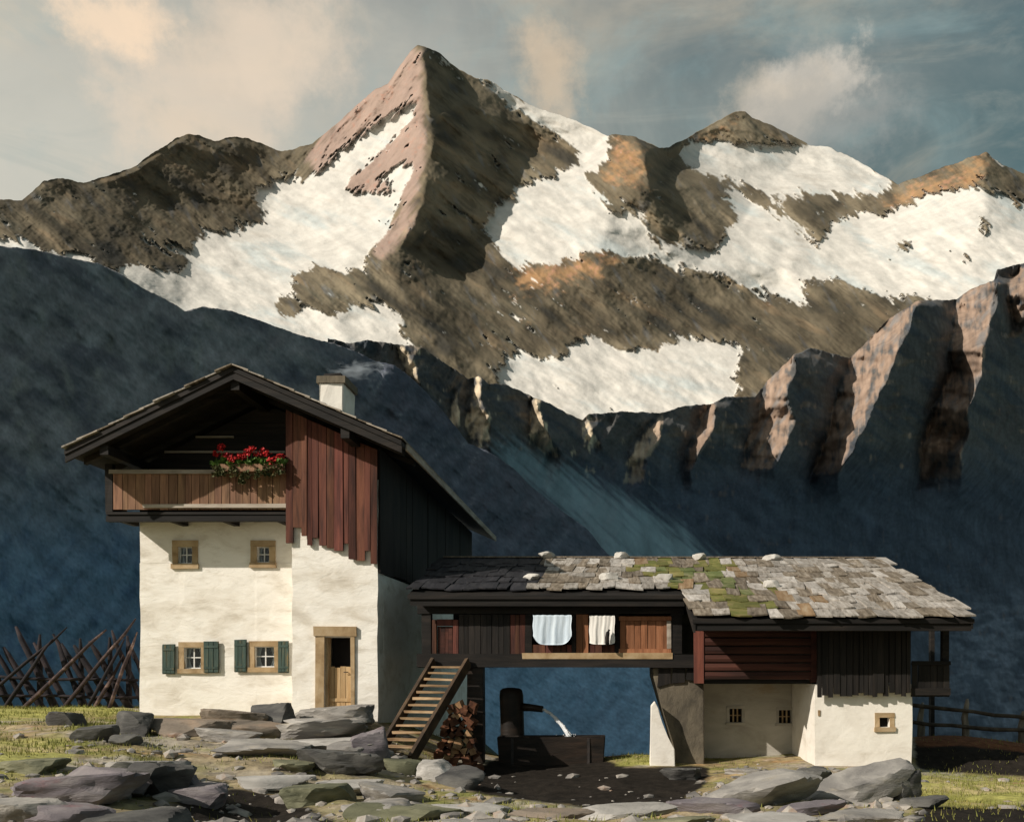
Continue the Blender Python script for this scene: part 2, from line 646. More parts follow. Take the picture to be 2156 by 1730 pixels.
    ov, oe, of, vi, _, _ = delaunay_2d_cdt(V, edges, [], 0, 1e-4)
    inv = []
    for q, src in zip(ov, vi):
        inv.append(np.mean([1.0 / ctrl[s][2] for s in src]) if src else np.nan)
    pts = np.array([(q.x, q.y) for q in ov])
    inv = np.array(inv)
    for i in np.where(np.isnan(inv))[0]:
        d = ((pts - pts[i]) ** 2).sum(1); d[np.isnan(inv)] = 1e18
        k = np.argsort(d)[:3]
        inv[i] = (inv[k] / d[k]).sum() / (1 / d[k]).sum()
    cols = np.arange(-70, 2231, 2.3)
    ROWS = 330
    T = np.interp(cols, *zip(*top))
    JT = fbm(cols / 26.0, np.zeros_like(cols), 3.3, 4, .6) * 5.5 * sstep(np.abs(cols - 880), 4, 30)
    B = np.interp(cols, [-80, 300, 735, 1000, 1300, 1600, 1900, 2240], [700, 760, 820, 930, 950, 930, 800, 720])
    v = np.linspace(0, 1, ROWS) ** 1.0
    px = np.repeat(cols[None, :], ROWS, 0)
    py = T[None, :] + v[:, None] * (B - T)[None, :] + JT[None, :] * ((1 - v) ** 12)[:, None]
    rx, ry = np.arange(-80, 2241, 3.0), np.arange(60, 1000, 3.0)
    gx, gy = np.meshgrid(rx, ry)
    W = np.full(gx.shape, np.nan)
    for tri in of:
        if len(tri) != 3:
            continue
        a, b, c = (pts[i] for i in tri)
        det = (b[0] - a[0]) * (c[1] - a[1]) - (c[0] - a[0]) * (b[1] - a[1])
        if abs(det) < 1e-9:
            continue
        i0 = max(int((min(a[0], b[0], c[0]) - rx[0]) / 3) - 1, 0)
        i1 = min(int((max(a[0], b[0], c[0]) - rx[0]) / 3) + 2, len(rx))
        k0 = max(int((min(a[1], b[1], c[1]) - ry[0]) / 3) - 1, 0)
        k1 = min(int((max(a[1], b[1], c[1]) - ry[0]) / 3) + 2, len(ry))
        if i1 <= i0 or k1 <= k0:
            continue
        sx, sy = gx[k0:k1, i0:i1], gy[k0:k1, i0:i1]
        l1 = ((sx - a[0]) * (c[1] - a[1]) - (c[0] - a[0]) * (sy - a[1])) / det
        l2 = ((b[0] - a[0]) * (sy - a[1]) - (sx - a[0]) * (b[1] - a[1])) / det
        m = (l1 >= -1e-6) & (l2 >= -1e-6) & (l1 + l2 <= 1 + 1e-6)
        w = inv[tri[0]] * (1 - l1 - l2) + inv[tri[1]] * l1 + inv[tri[2]] * l2
        sub = W[k0:k1, i0:i1]
        sub[m] = w[m]
    # above the skyline the sheet keeps the value of the rim
    rim = np.interp(rx, dx_, 1.0 / np.array(dy_))
    Tr = np.interp(rx, *zip(*top))
    for k in range(len(ry)):
        up = np.isnan(W[k]) | (ry[k] < Tr)
        W[k][up] = rim[up]
    soft = W
    for _ in range(3):
        soft = box_blur(soft, 10)
    for _ in range(2):
        W = box_blur(W, 1)
    crisp = Mask([[(770, 580), (800, 480), (850, 300), (840, 90), (930, 90), (960, 300), (940, 480), (860, 580)],
                  [(1280, 280), (1345, 280), (1400, 330), (1400, 420), (1330, 430), (1230, 390)], [(2040, 310), (2110, 310), (2110, 400), (2050, 400)]], r=14)(gx, gy)
    W = W * (crisp * .55 + .45) + soft * (1 - crisp) * .55
    fx = np.clip((px - rx[0]) / 3, 0, len(rx) - 1.001); fy = np.clip((py - ry[0]) / 3, 0, len(ry) - 1.001)
    qi, qj = fx.astype(int), fy.astype(int); qu, qv = fx - qi, fy - qj
    W = (W[qj, qi] * (1 - qu) + W[qj, qi + 1] * qu) * (1 - qv) + (W[qj + 1, qi] * (1 - qu) + W[qj + 1, qi + 1] * qu) * qv
    D = 1.3 / W

    # snow and rock
    S1 = c4map([(1700, 400), (1650, 430), (1600, 470), (1530, 510), (1470, 560), (1400, 600), (1370, 640), (1310, 690), (1260, 750),
                (1200, 725), (1120, 730), (1090, 770), (1000, 795), (1050, 840), (1095, 880), (1080, 915), (1030, 945), (960, 920),
                (895, 955), (850, 930), (800, 905), (780, 890), (840, 960), (830, 1010), (780, 1010), (690, 985), (530, 975),
                (640, 1005), (760, 1045), (835, 1055), (830, 1075), (770, 1095), (715, 1130), (640, 1115), (570, 1085), (500, 1100),
                (400, 1095), (330, 1030), (240, 1050), (150, 1000), (100, 985), (-200, 1000), (-200, 1600), (1700, 1500), (1640, 1360),
                (1620, 1290), (1560, 1240), (1510, 1180), (1500, 1085), (1540, 1080), (1510, 1040), (1500, 1020), (1550, 990),
                (1600, 900), (1640, 830), (1680, 790), (1600, 795), (1480, 795), (1440, 800), (1410, 760), (1490, 680), (1560, 610),
                (1640, 540), (1690, 480)])
    S1b = c4map([(1650, 640), (1685, 680), (1680, 745), (1640, 770), (1580, 760), (1560, 730), (1610, 690)])
    Rk1 = c4map([(1110, 1295), (1135, 1225), (1230, 1195), (1180, 1170), (1165, 1150), (1230, 1110), (1340, 1092), (1410, 1112),
                 (1500, 1085), (1545, 1090), (1600, 1150), (1640, 1250), (1560, 1240), (1510, 1250), (1420, 1275), (1395, 1325),
                 (1340, 1290), (1260, 1250), (1200, 1305)])
    S3 = c5map([(0, 60), (80, 70), (160, 120), (260, 175), (400, 220), (480, 255), (540, 295), (530, 330), (550, 370), (530, 400),
                (490, 430), (440, 460), (490, 500), (520, 560), (560, 620), (610, 600), (650, 590), (690, 680), (710, 720), (770, 750),
                (800, 710), (870, 740), (960, 740), (1000, 690), (1010, 650), (1050, 630), (1040, 590), (960, 490), (1000, 520),
                (1090, 550), (1180, 590), (1250, 640), (1320, 690), (1380, 730), (1395, 700), (1390, 660), (1440, 620), (1560, 600),
                (1640, 600), (1700, 560), (1800, 530), (1870, 510), (1960, 500), (2060, 530), (2156, 550), (2320, 560), (2320, 850),
                (2156, 840), (2050, 900), (1900, 960), (1750, 925), (1600, 905), (1480, 870), (1350, 850), (1270, 858), (1280, 880),
                (1330, 940), (1290, 950), (1180, 905), (1060, 870), (940, 825), (860, 820), (760, 800), (680, 775), (620, 765),
                (520, 740), (430, 755), (370, 775), (270, 800), (170, 795), (120, 730), (80, 680), (70, 630), (100, 570), (150, 560),
                (200, 510), (220, 490), (330, 470), (380, 430), (460, 380), (450, 360), (400, 340), (330, 320), (330, 290),
                (250, 240), (190, 210), (130, 150), (60, 110)])
    slv = [c5map(p) for p in ([(2010, 570), (2035, 590), (2030, 660), (2000, 700), (1960, 710), (1990, 650)],
                              [(1880, 710), (1895, 740), (1850, 780), (1800, 810), (1840, 760)],
                              [(1970, 730), (1940, 790), (1900, 815), (1930, 750)],
                              [(1770, 650), (1740, 700), (1690, 760), (1610, 780), (1640, 730), (1700, 700)])]
    S4 = c5map([(780, 350), (850, 345), (960, 325), (1050, 335), (1150, 340), (1320, 340), (1400, 330), (1500, 375), (1600, 435),
                (1675, 485), (1600, 510), (1510, 530), (1400, 515), (1280, 530), (1200, 560), (1180, 530), (1080, 490), (980, 460),
                (900, 430), (830, 400)])
    S5 = c6map([(570, 190), (640, 195), (720, 210), (790, 150), (830, 140), (870, 150), (900, 180), (960, 170), (1010, 175),
                (1060, 165), (1110, 165), (1150, 140), (1180, 150), (1220, 150), (1285, 155), (1270, 210), (1290, 280), (1270, 330),
                (1200, 380), (1100, 420), (820, 420), (740, 380), (660, 350), (600, 310), (520, 280), (560, 240)])
    S6 = c6map([(1140, 20), (1180, 60), (1240, 75), (1310, 92), (1360, 96), (1330, 80), (1270, 60)])
    snow = Mask([S1, S1b, S3, S4, S5], [Rk1] + slv, r=7)
    # strokes of rock and snow run down the slopes, from upper left to lower right;
    # on the sunny side of the pyramid from upper right to lower left
    def strk(ang, la, lb, seed, o=4):
        ca, sa = math.cos(ang), math.sin(ang)
        u = px * ca + py * sa; w = -px * sa + py * ca
        return fbm(u / la, w / lb, seed, o, 0.55)
    sA = strk(math.radians(38), 100, 22, 1.3)
    sB = strk(math.radians(-52), 60, 9, 4.7)
    left = sstep(px, 940, 860) * sstep(px, 560, 640) * sstep(py, 560, 480)
    st = sA * (1 - left) + sB * left
    fine = fbm(px / 9, py / 9, 8.1, 4)
    sm = snow(px, py)
    sf = sstep(sm + st * 0.75 + fine * 0.30 + strk(math.radians(42), 34, 7, 55.0) * .42 * (1 - left) + strk(math.radians(-50), 34, 7, 56.0) * .4 * left, 0.34, 0.50)
    # relief: along the line of sight, so that outlines stay where they are
    gul = ridged(px / 75 + 3, py / 75, 2.2, 6) * (1 - left)
    ca, sa = math.cos(math.radians(40)), math.sin(math.radians(40))
    gs = ridged((px * ca + py * sa) / 150, (-px * sa + py * ca) / 38, 5.1, 6)
    gl = ridged((px * .62 - py * .78) / 130, (px * .78 + py * .62) / 30, 9.1, 6)
    rel = gs * (1 - left) + gl * left
    amp = (1 - sf) * 1.0 + sf * 0.12
    fade = sstep(py - T[None, :], 0, 14)
    bold = ridged((px * ca + py * sa) / 210, (-px * sa + py * ca) / 75, 15.1, 2) * (1 - left) + ridged((px * .62 - py * .78) / 190, (px * .78 + py * .62) / 60, 19.1, 2) * left
    disp = -(bold * 0.016 + rel * 0.006 + fbm(px / 14, py / 14, 6.6, 4) * 0.0035 ) * amp * (0.25 + 0.75 * fade)
    disp += -(sf - 0.5) * 0.0016
    disp += fbm(px / 160, py / 110, 1.1, 3) * 0.012 * fade
    disp += fbm((px * .9 + py * .4) / 60, (-px * .4 + py * .9) / 26, 41.1, 4) * 0.006 * fade * sf
    disp += fbm((px * .8 + py * .6) / 130, (-px * .6 + py * .8) / 55, 47.1, 3) * 0.010 * fade * sf
    D = D * (1 + disp)
    # colours
    col = np.zeros(px.shape + (3,)) + np.array((0.175, 0.145, 0.098))
    col = lerpc(col, (0.100, 0.092, 0.066), sstep(st, -0.05, 0.45))
    col = lerpc(col, (0.270, 0.200, 0.125), sstep(strk(math.radians(30), 150, 34, 17.0), 0.10, 0.5) * .8)
    col = lerpc(col, (0.17, 0.18, 0.19), sstep(strk(math.radians(60), 60, 18, 27.0), 0.15, 0.5) * .5)
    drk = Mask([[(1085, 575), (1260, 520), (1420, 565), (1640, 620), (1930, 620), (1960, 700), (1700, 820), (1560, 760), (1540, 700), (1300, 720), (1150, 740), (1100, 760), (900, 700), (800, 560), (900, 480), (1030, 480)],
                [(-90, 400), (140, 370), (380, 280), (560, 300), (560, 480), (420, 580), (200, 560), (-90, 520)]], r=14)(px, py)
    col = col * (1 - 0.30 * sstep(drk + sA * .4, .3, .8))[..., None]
    ca, sa = math.cos(math.radians(40)), math.sin(math.radians(40))
    crk = ridged((px * ca + py * sa) / 60, (-px * sa + py * ca) / 9, 71.0, 4) * (1 - left) + ridged((px * .62 - py * .78) / 55, (px * .78 + py * .62) / 8, 73.0, 4) * left
    col = col * (1 - 0.30 * sstep(crk + fbm(px / 45, py / 45, 78.0, 3) * .9, .55, .95))[..., None] * 1.1
    col = lerpc(col, (0.30, 0.255, 0.20), sstep(-crk, .15, .5) * sstep(fbm(px / 60, py / 40, 77.0, 3), .05, .4) * .6)
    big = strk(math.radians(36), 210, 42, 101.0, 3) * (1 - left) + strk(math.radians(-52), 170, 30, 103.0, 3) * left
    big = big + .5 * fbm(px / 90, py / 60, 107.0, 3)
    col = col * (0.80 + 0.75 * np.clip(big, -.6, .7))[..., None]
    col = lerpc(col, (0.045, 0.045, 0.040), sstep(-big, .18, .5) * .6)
    red = Mask([[(640, 330), (760, 200), (860, 90), (888, 100), (896, 330), (870, 470), (800, 560), (770, 540), (860, 420), (700, 420)],
                [(1290, 280), (1345, 300), (1372, 400), (1240, 400), (1280, 330)], [(1850, 440), (1900, 390), (2080, 315), (2070, 400), (1900, 450), (1820, 460)],
                [(1080, 560), (1260, 520), (1330, 540), (1290, 580), (1200, 610), (1090, 610)], [(1420, 310), (1560, 230), (1555, 290), (1450, 310)]], r=9)(px, py)  # reddish rock held to sun-facing faces, part of it painted sunlight
    rn = sstep(red * .75 + st * .7 + fine * .3 + strk(math.radians(-20), 60, 14, 95.0) * .5, .30, .95)
    org = sstep(px, 1000, 1080)
    pk = sstep(red + st * .5, .30, .75)
    col = lerpc(col, (0.37, 0.27, 0.225), pk * .85 * (1 - org))
    col = lerpc(col, (0.40, 0.235, 0.115), rn * .75 * org)
    col = lerpc(col, (0.40, 0.21, 0.15), rn * sstep(fine + sB, .1, .6) * .6)
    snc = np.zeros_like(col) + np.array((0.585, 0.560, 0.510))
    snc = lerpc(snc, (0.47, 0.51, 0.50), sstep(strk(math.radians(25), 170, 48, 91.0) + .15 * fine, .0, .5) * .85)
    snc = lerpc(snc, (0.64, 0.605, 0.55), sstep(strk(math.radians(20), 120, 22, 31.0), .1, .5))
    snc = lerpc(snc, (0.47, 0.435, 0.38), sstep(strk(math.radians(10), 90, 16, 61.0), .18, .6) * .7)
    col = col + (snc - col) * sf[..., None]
    X, Z = (px - VX) / F * D, EYE + (VY - py) / F * D
    # far side of the crest
    bk = np.array([0.006, 0.02, 0.05, 0.1, 0.2])[::-1]
    Xb = X[0][None, :] * (1 + bk[:, None] * 0.3); Db = D[0][None, :] * (1 + bk[:, None]); Zb = Z[0][None, :] * (1 - bk[:, None] * 1.4)
    X = np.concatenate([Xb, X]); D = np.concatenate([Db, D]); Z = np.concatenate([Zb, Z])
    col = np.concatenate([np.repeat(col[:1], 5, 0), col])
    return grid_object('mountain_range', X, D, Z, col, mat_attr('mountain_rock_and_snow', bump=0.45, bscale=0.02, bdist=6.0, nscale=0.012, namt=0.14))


mountain_range()


def valley_wall():
    top = [(690, 712), (735, 722), (775, 716), (832, 724), (889, 731), (938, 765), (986, 797), (1009, 792), (1029, 808), (1060, 808),
           (1109, 828), (1128, 838), (1160, 850), (1199, 873), (1226, 883), (1240, 871), (1322, 866), (1391, 870), (1432, 856), (1501, 849),
           (1528, 835), (1590, 835), (1617, 801), (1672, 747), (1706, 732), (1788, 753), (1809, 736), (1871, 671), (1932, 633),
           (2015, 630), (2032, 616), (2050, 606), (2093, 590), (2099, 568), (2160, 552), (2240, 520)]
    cols = np.arange(690, 2231, 2.2)
    ROWS = 300
    T = np.interp(cols, *zip(*top)) + fbm(cols / 14.0, cols * 0, 1.3, 4, .6) * 4.0
    v = np.linspace(0, 1, ROWS)
    px = np.repeat(cols[None, :], ROWS, 0)
    py = T[None, :] + v[:, None] * (1720 - T)[None, :]
    crest = np.interp(px, [690, 1000, 1300, 1600, 1900, 2160, 2240], [640, 760, 950, 1300, 1850, 2500, 2700])
    q = np.clip((py - T[None, :]) / (1500 - T[None, :]), 0, 1.2)
    D = crest * (1 - 0.12 * q - 0.12 * q * q) * (1 + 0.14 * sstep(py, 850, 1250) * np.clip((px - 1320) / 840, 0, 1.1))
    # buttresses: the sunny flank lies between the first and second edge, nearer at the second
    ribs = [  # (list of (y, xl, xr)), depth
        ([(728, 832, 850), (770, 850, 875), (810, 876, 886)], 10),
        ([(818, 958, 966), (860, 950, 964), (912, 956, 966)], 8),
        ([(792, 1002, 1013), (840, 990, 1015), (880, 981, 1027), (930, 990, 1038)], 24),
        ([(838, 1124, 1133), (880, 1116, 1142), (920, 1114, 1158), (966, 1150, 1180)], 26),
        ([(888, 1226, 1238), (915, 1222, 1258), (940, 1258, 1272)], 10),
        ([(884, 1385, 1397), (920, 1345, 1392), (962, 1325, 1366), (1016, 1316, 1350)], 30),
        ([(850, 1496, 1507), (900, 1470, 1502), (950, 1450, 1480), (992, 1438, 1456)], 42),
        ([(742, 1662, 1674), (790, 1620, 1668), (850, 1600, 1655), (880, 1600, 1672), (930, 1570, 1660), (985, 1560, 1625)], 85),
        ([(634, 1915, 1936), (670, 1868, 1912), (740, 1800, 1893), (800, 1775, 1866), (860, 1752, 1835), (925, 1732, 1800), (1000, 1710, 1765)], 190),
        ([(588, 2050, 2100), (640, 2012, 2094), (700, 2006, 2078), (780, 2000, 2066), (860, 1972, 2042), (930, 1940, 2030), (1010, 1930, 2020)], 230),
        ([(560, 2140, 2175), (620, 2120, 2170), (680, 2130, 2165)], 150),
    ]
    off = np.zeros(px.shape)
    lit = np.zeros(px.shape)
    for pts, d in ribs:
        ys, xl, xr = (np.array(t, float) for t in zip(*pts))
        wob = fbm(py / 55, px / 170, pts[0][1] * .1, 3, .5) * 20 * min(1.0, d / 26)
        L = np.interp(py, ys, xl) + wob; Rr = np.interp(py, ys, xr) + wob * .8
        a = sstep(py, ys[0] - 8, ys[0] + 12) * sstep(py, ys[-1] + 90, ys[-1] - 60)
        t = np.clip((px - L) / np.maximum(Rr - L, 3), 0, 1)
        wR = np.maximum((Rr - L) * 3.2, 50)
        after = np.clip((px - Rr) / wR, 0, 1)
        wL = 26.0
        before = np.clip((px - (L - wL)) / wL, 0, 1)
        # shallow groove before, jump forward on the sunny flank, long shady return
        prof = np.where(px < L, before * 0.35, np.where(px < Rr, 0.35 - 1.35 * t, -(1 - after)))
        off += prof * a * d
        lit = np.maximum(lit, a * sstep(px, L - 3, L + 3) * sstep(px, Rr + 3, Rr - 3))
    gs = ridged((px * .5 - py * .86) / 140 + 4, (px * .86 + py * .5) / 46, 3.1, 6)
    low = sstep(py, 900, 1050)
    D = D + off * 1.5
    D = D * (1 - gs * 0.016 * (1 - .75 * low) - (fbm(px / 13, py / 13, 2.6, 4) * 0.003 + ridged(px / 22, py / 44, 6.4, 4) * 0.0045) * (1 - .6 * low))
    spk = fbm(px / 6, py / 6, 63.0, 3); gul = fbm((px * .6 - py * .8) / 30, (px * .8 + py * .6) / 110, 69.0, 4)
    u = (px * .8 + py * .6); w = (-px * .6 + py * .8)
    st = fbm(u / 90, w / 18, 7.7, 5)
    st2 = fbm(px / 60, py / 25, 12.7, 5)
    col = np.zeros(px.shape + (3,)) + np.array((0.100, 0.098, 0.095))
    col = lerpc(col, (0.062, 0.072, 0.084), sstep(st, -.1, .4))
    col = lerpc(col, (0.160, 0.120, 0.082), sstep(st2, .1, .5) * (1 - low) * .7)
    col = lerpc(col, (0.070, 0.092, 0.132), low * .85)  # blue skylight of the shaded valley painted into the rock colour
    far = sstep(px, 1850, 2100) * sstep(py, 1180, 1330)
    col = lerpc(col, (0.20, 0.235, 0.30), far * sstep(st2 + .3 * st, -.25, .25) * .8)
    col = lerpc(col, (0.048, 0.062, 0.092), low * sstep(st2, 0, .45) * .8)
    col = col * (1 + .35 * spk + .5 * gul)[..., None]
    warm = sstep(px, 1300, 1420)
    rockc = np.array((0.68, 0.56, 0.40))[None, None] * (1 - warm[..., None]) + np.array((0.34, 0.245, 0.185))[None, None] * warm[..., None]  # pale rock on the sunny flanks only, their sunlight painted into the colour
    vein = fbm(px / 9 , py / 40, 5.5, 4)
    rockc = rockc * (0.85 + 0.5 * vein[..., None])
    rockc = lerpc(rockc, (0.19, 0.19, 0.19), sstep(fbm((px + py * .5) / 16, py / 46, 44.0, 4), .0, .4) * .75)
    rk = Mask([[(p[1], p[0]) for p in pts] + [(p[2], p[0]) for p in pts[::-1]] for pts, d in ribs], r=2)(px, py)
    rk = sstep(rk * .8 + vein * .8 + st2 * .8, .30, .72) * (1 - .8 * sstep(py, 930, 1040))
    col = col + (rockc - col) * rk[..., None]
    scree = Mask([[(1015, 905), (1090, 925), (1150, 955), (1220, 995), (1310, 1040), (1430, 1110), (1560, 1200), (1270, 1200), (1180, 1085), (1100, 1010), (1050, 975)]], r=14)(px, py)
    sw = sstep(scree + fbm((px * .75 + py * .66) / 80, (-px * .66 + py * .75) / 9, 3.9, 4) * .6, .25, 1.0)
    col = lerpc(col, (0.24, 0.325, 0.375), sw)
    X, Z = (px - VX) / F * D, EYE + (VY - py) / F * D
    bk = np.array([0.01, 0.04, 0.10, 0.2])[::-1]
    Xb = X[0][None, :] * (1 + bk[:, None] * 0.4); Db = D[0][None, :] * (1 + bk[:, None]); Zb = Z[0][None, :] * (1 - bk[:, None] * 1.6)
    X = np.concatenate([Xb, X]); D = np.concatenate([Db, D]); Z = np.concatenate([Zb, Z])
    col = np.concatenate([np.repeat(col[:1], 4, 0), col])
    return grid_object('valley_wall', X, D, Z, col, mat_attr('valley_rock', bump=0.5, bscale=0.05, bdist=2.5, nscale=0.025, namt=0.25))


valley_wall()


def hillside():
    top = [(-90, 500), (0, 518), (70, 525), (150, 543), (210, 555), (260, 580), (310, 612), (350, 630), (390, 655), (430, 645),
           (490, 655), (560, 680), (640, 708), (700, 722), (745, 738), (790, 760), (830, 768), (861, 791), (889, 817), (935, 868),
           (958, 896), (986, 933), (1029, 950), (1083, 987), (1109, 1016), (1157, 1055), (1240, 1117), (1265, 1150), (1400, 1290),
           (1520, 1420), (1640, 1560), (1700, 1640)]
    cols = np.arange(-80, 1690, 2.4)
    ROWS = 270
    T = np.interp(cols, *zip(*top)) + fbm(cols / 16.0, cols * 0, 9.3, 5, .6) * 3.2
    v = np.linspace(0, 1, ROWS)
    px = np.repeat(cols[None, :], ROWS, 0)
    py = T[None, :] + v[:, None] * (1700 - T)[None, :]
    crest = np.interp(px, [-90, 0, 300, 500, 745, 950, 1265, 1700], [215, 240, 330, 410, 510, 570, 650, 600])
    q = (py - T[None, :]) / (1700 - T[None, :])
    D = crest * (1 - 0.42 * q)
    gs = ridged((px * .8 + py * .6) / 150 + 4, (-px * .6 + py * .8) / 60, 3.1, 6)
    D = D * (1 - gs * 0.014 - fbm(px / 26, py / 26, 2.6, 4) * 0.004 - fbm(px / 130, py / 130, 22.6, 3) * 0.03 * sstep(py - T[None, :], 0, 40))
    st = fbm((px * .85 + py * .5) / 110, (-px * .5 + py * .85) / 40, 4.4, 5)
    st2 = fbm(px / 40, py / 70, 15.7, 5)
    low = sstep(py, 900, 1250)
    col = np.zeros(px.shape + (3,)) + np.array((0.235, 0.232, 0.238))
    col = lerpc(col, (0.125, 0.128, 0.145), sstep(st, -.1, .4))
    col = lerpc(col, (0.265, 0.260, 0.235), sstep(st2, .1, .5) * .7)
    col = lerpc(col, (0.135, 0.235, 0.345), low * .85)  # blue of haze and skylight painted into the low slope
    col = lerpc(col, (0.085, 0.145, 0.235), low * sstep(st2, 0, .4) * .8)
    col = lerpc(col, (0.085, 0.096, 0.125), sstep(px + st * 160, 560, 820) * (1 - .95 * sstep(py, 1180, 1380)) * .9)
    col = lerpc(col, (0.20, 0.33, 0.46), sstep(py, 1340, 1420) * sstep(px, 700, 950) * .8)  # paler blue haze behind the passage, painted into the hill
    spk = fbm(px / 6, py / 6, 63.0, 3); gul = fbm((px * .75 + py * .66) / 26, (-px * .66 + py * .75) / 120, 67.0, 4)
    col = col * (1 + .35 * spk + .45 * gul)[..., None]
    col = lerpc(col, (0.30, 0.31, 0.32), sstep(gul + .5 * spk, .30, .6) * (1 - low) * .5)
    X, Z = (px - VX) / F * D, EYE + (VY - py) / F * D
    bk = np.array([0.01, 0.04, 0.10, 0.2])[::-1]
    Xb = X[0][None, :] * (1 + bk[:, None] * 1.2); Db = D[0][None, :] * (1 + bk[:, None]); Zb = Z[0][None, :] * (1 - bk[:, None] * 1.2)
    X = np.concatenate([Xb, X]); D = np.concatenate([Db, D]); Z = np.concatenate([Zb, Z])
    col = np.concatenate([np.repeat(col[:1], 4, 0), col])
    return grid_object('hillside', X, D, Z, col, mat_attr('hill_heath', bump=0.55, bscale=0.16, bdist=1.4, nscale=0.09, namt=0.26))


hillside()

# ------------------------------------------------------------------ ground
GP = []   # (X, Y, Z)


def gpt(px, py, Y):
    p = P(px, py, Y)
    GP.append((p.x, p.y, p.z))


for px, py, Y in [(0, 1745, 10), (400, 1760, 9.5), (700, 1765, 9.5), (1000, 1770, 9.5), (1300, 1780, 9.2), (1800, 1775, 9.5), (2156, 1790, 9.5),
                  (0, 1600, 14), (0, 1520, 20), (0, 1492, 24), (150, 1560, 17), (290, 1515, 22), (200, 1490, 24.5),
                  (460, 1522, 21), (600, 1512, 21.4), (700, 1508, 21.6), (785, 1525, 21.4), (450, 1575, 17), (700, 1600, 16.5),
                  (450, 1660, 12.5), (850, 1598, 19.6), (930, 1622, 20.5), (1050, 1614, 22), (1250, 1612, 22), (1400, 1597, 22.5),
                  (1300, 1592, 24.5), (1050, 1592, 24.5), (1500, 1615, 21.8), (1700, 1612, 20.6), (1900, 1624, 20.2),
                  (1100, 1652, 18.6), (1300, 1660, 18.2), (1000, 1660, 17.6), (1150, 1690, 15.2), (1350, 1695, 15), (950, 1690, 14.6),
                  (1600, 1680, 15.5), (1900, 1655, 18.4), (2100, 1665, 18.2), (2100, 1640, 20.2), (2000, 1700, 15), (2156, 1700, 15.5),
                  (1990, 1632, 21.2), (2110, 1638, 21.2), (2000, 1566, 22.4), (2120, 1570, 22.6), (2040, 1553, 24.6), (2156, 1572, 24.4),
                  (2300, 1580, 23), (2300, 1650, 19), (-300, 1520, 20), (-300, 1600, 14), (-300, 1490, 25)]:
    gpt(px, py, Y)
for px, py, Y in [(480, 1735, 12.6), (560, 1738, 12.6), (520, 1760, 11.4), (470, 1672, 13.8), (640, 1700, 12.6)]:
    gpt(px, py, Y)
GP += [(x, y, -0.45) for x in (-14, -7, 0, 7, 14) for y in (-8, -2, 4)]
GP += [(-9, 30, -0.3), (-9, 37, -0.6), (-6.3, 25, -0.2), (-6.3, 34, -0.6), (-3, 29, -2.6), (1, 29, -3.2), (5, 29, -3.0), (10, 29, -2.0), (16, 29, -2.4),
       (-16, 30, -0.9), (-22, 28, -0.8), (-16, 38, -4), (-25, 20, -0.2), (22, 20, -1.6), (24, 28, -3), (0, 38, -8), (10, 38, -7), (20, 38, -7), (-26, 38, -4),
       (-25, 5, -0.4), (25, 5, -0.5)]
_gp = np.array(GP)


def _tps(r2):
    return 0.5 * r2 * np.log(r2 + 1e-9)


_n = len(_gp)
_A = np.zeros((_n + 3, _n + 3))
_d2 = ((_gp[:, None, :2] - _gp[None, :, :2]) ** 2).sum(-1)
_A[:_n, :_n] = _tps(_d2) + np.eye(_n) * 0.6
_A[:_n, _n] = 1; _A[:_n, _n + 1:] = _gp[:, :2]
_A[_n:, :_n] = _A[:_n, _n:].T
_w = np.linalg.solve(_A, np.concatenate([_gp[:, 2], np.zeros(3)]))


def gz_np(X, Y):
    X = np.asarray(X, float); Y = np.asarray(Y, float)
    sh = X.shape
    x, y = X.ravel(), Y.ravel()
    xc, yc = np.clip(x, -26, 26), np.clip(y, -8, 38)
    z = _w[_n] + _w[_n + 1] * xc + _w[_n + 2] * yc
    for i in range(_n):
        z = z + _w[i] * _tps((xc - _gp[i, 0]) ** 2 + (yc - _gp[i, 1]) ** 2)
    far = np.maximum(y - 38, 0) * 0.55 + np.maximum(np.abs(x) - 26, 0) * 0.12
    z = z - np.where(y > 10, far, np.maximum(np.abs(x) - 26, 0) * 0.05)
    z = np.maximum(z, -190)
    # uneven turf and half-buried ledges
    near = sstep(y, 44, 30)
    keep = sstep(np.maximum(np.abs(x + 9) - 3.6, np.abs(y - 29) - 7.2), 0.0, 1.2)
    nz = ridged(x / 2.6 + .3 * y, y / 1.9, 1.7, 5) * 0.13 + ridged(x / 0.8 + .2 * y, y / .5, 3.7, 4) * 0.035 + fbm(x / 0.5, y / 0.5, 4.2, 4) * 0.035 + fbm(x / 5, y / 5, 8, 3) * .12
    front = sstep(y, 21, 18) * .7 + .3
    z = z + nz * near * (0.35 + .65 * keep) * front
    return z.reshape(sh)


def gz(x, y):
    return float(gz_np(np.array([x]), np.array([y]))[0])


def on_ground(px, py, ymin=7.5, ymax=30.0):
    """where the line of sight through a picture point meets the ground"""
    Ys = np.arange(ymin, ymax, 0.05)
    g = gz_np((px - VX) / F * Ys, Ys)
    r = EYE + (VY - py) / F * Ys
    hit = np.where(g >= r)[0]
    Y = Ys[hit[0]] if len(hit) else ymax
    return Vector(((px - VX) / F * Y, Y, gz((px - VX) / F * Y, Y)))


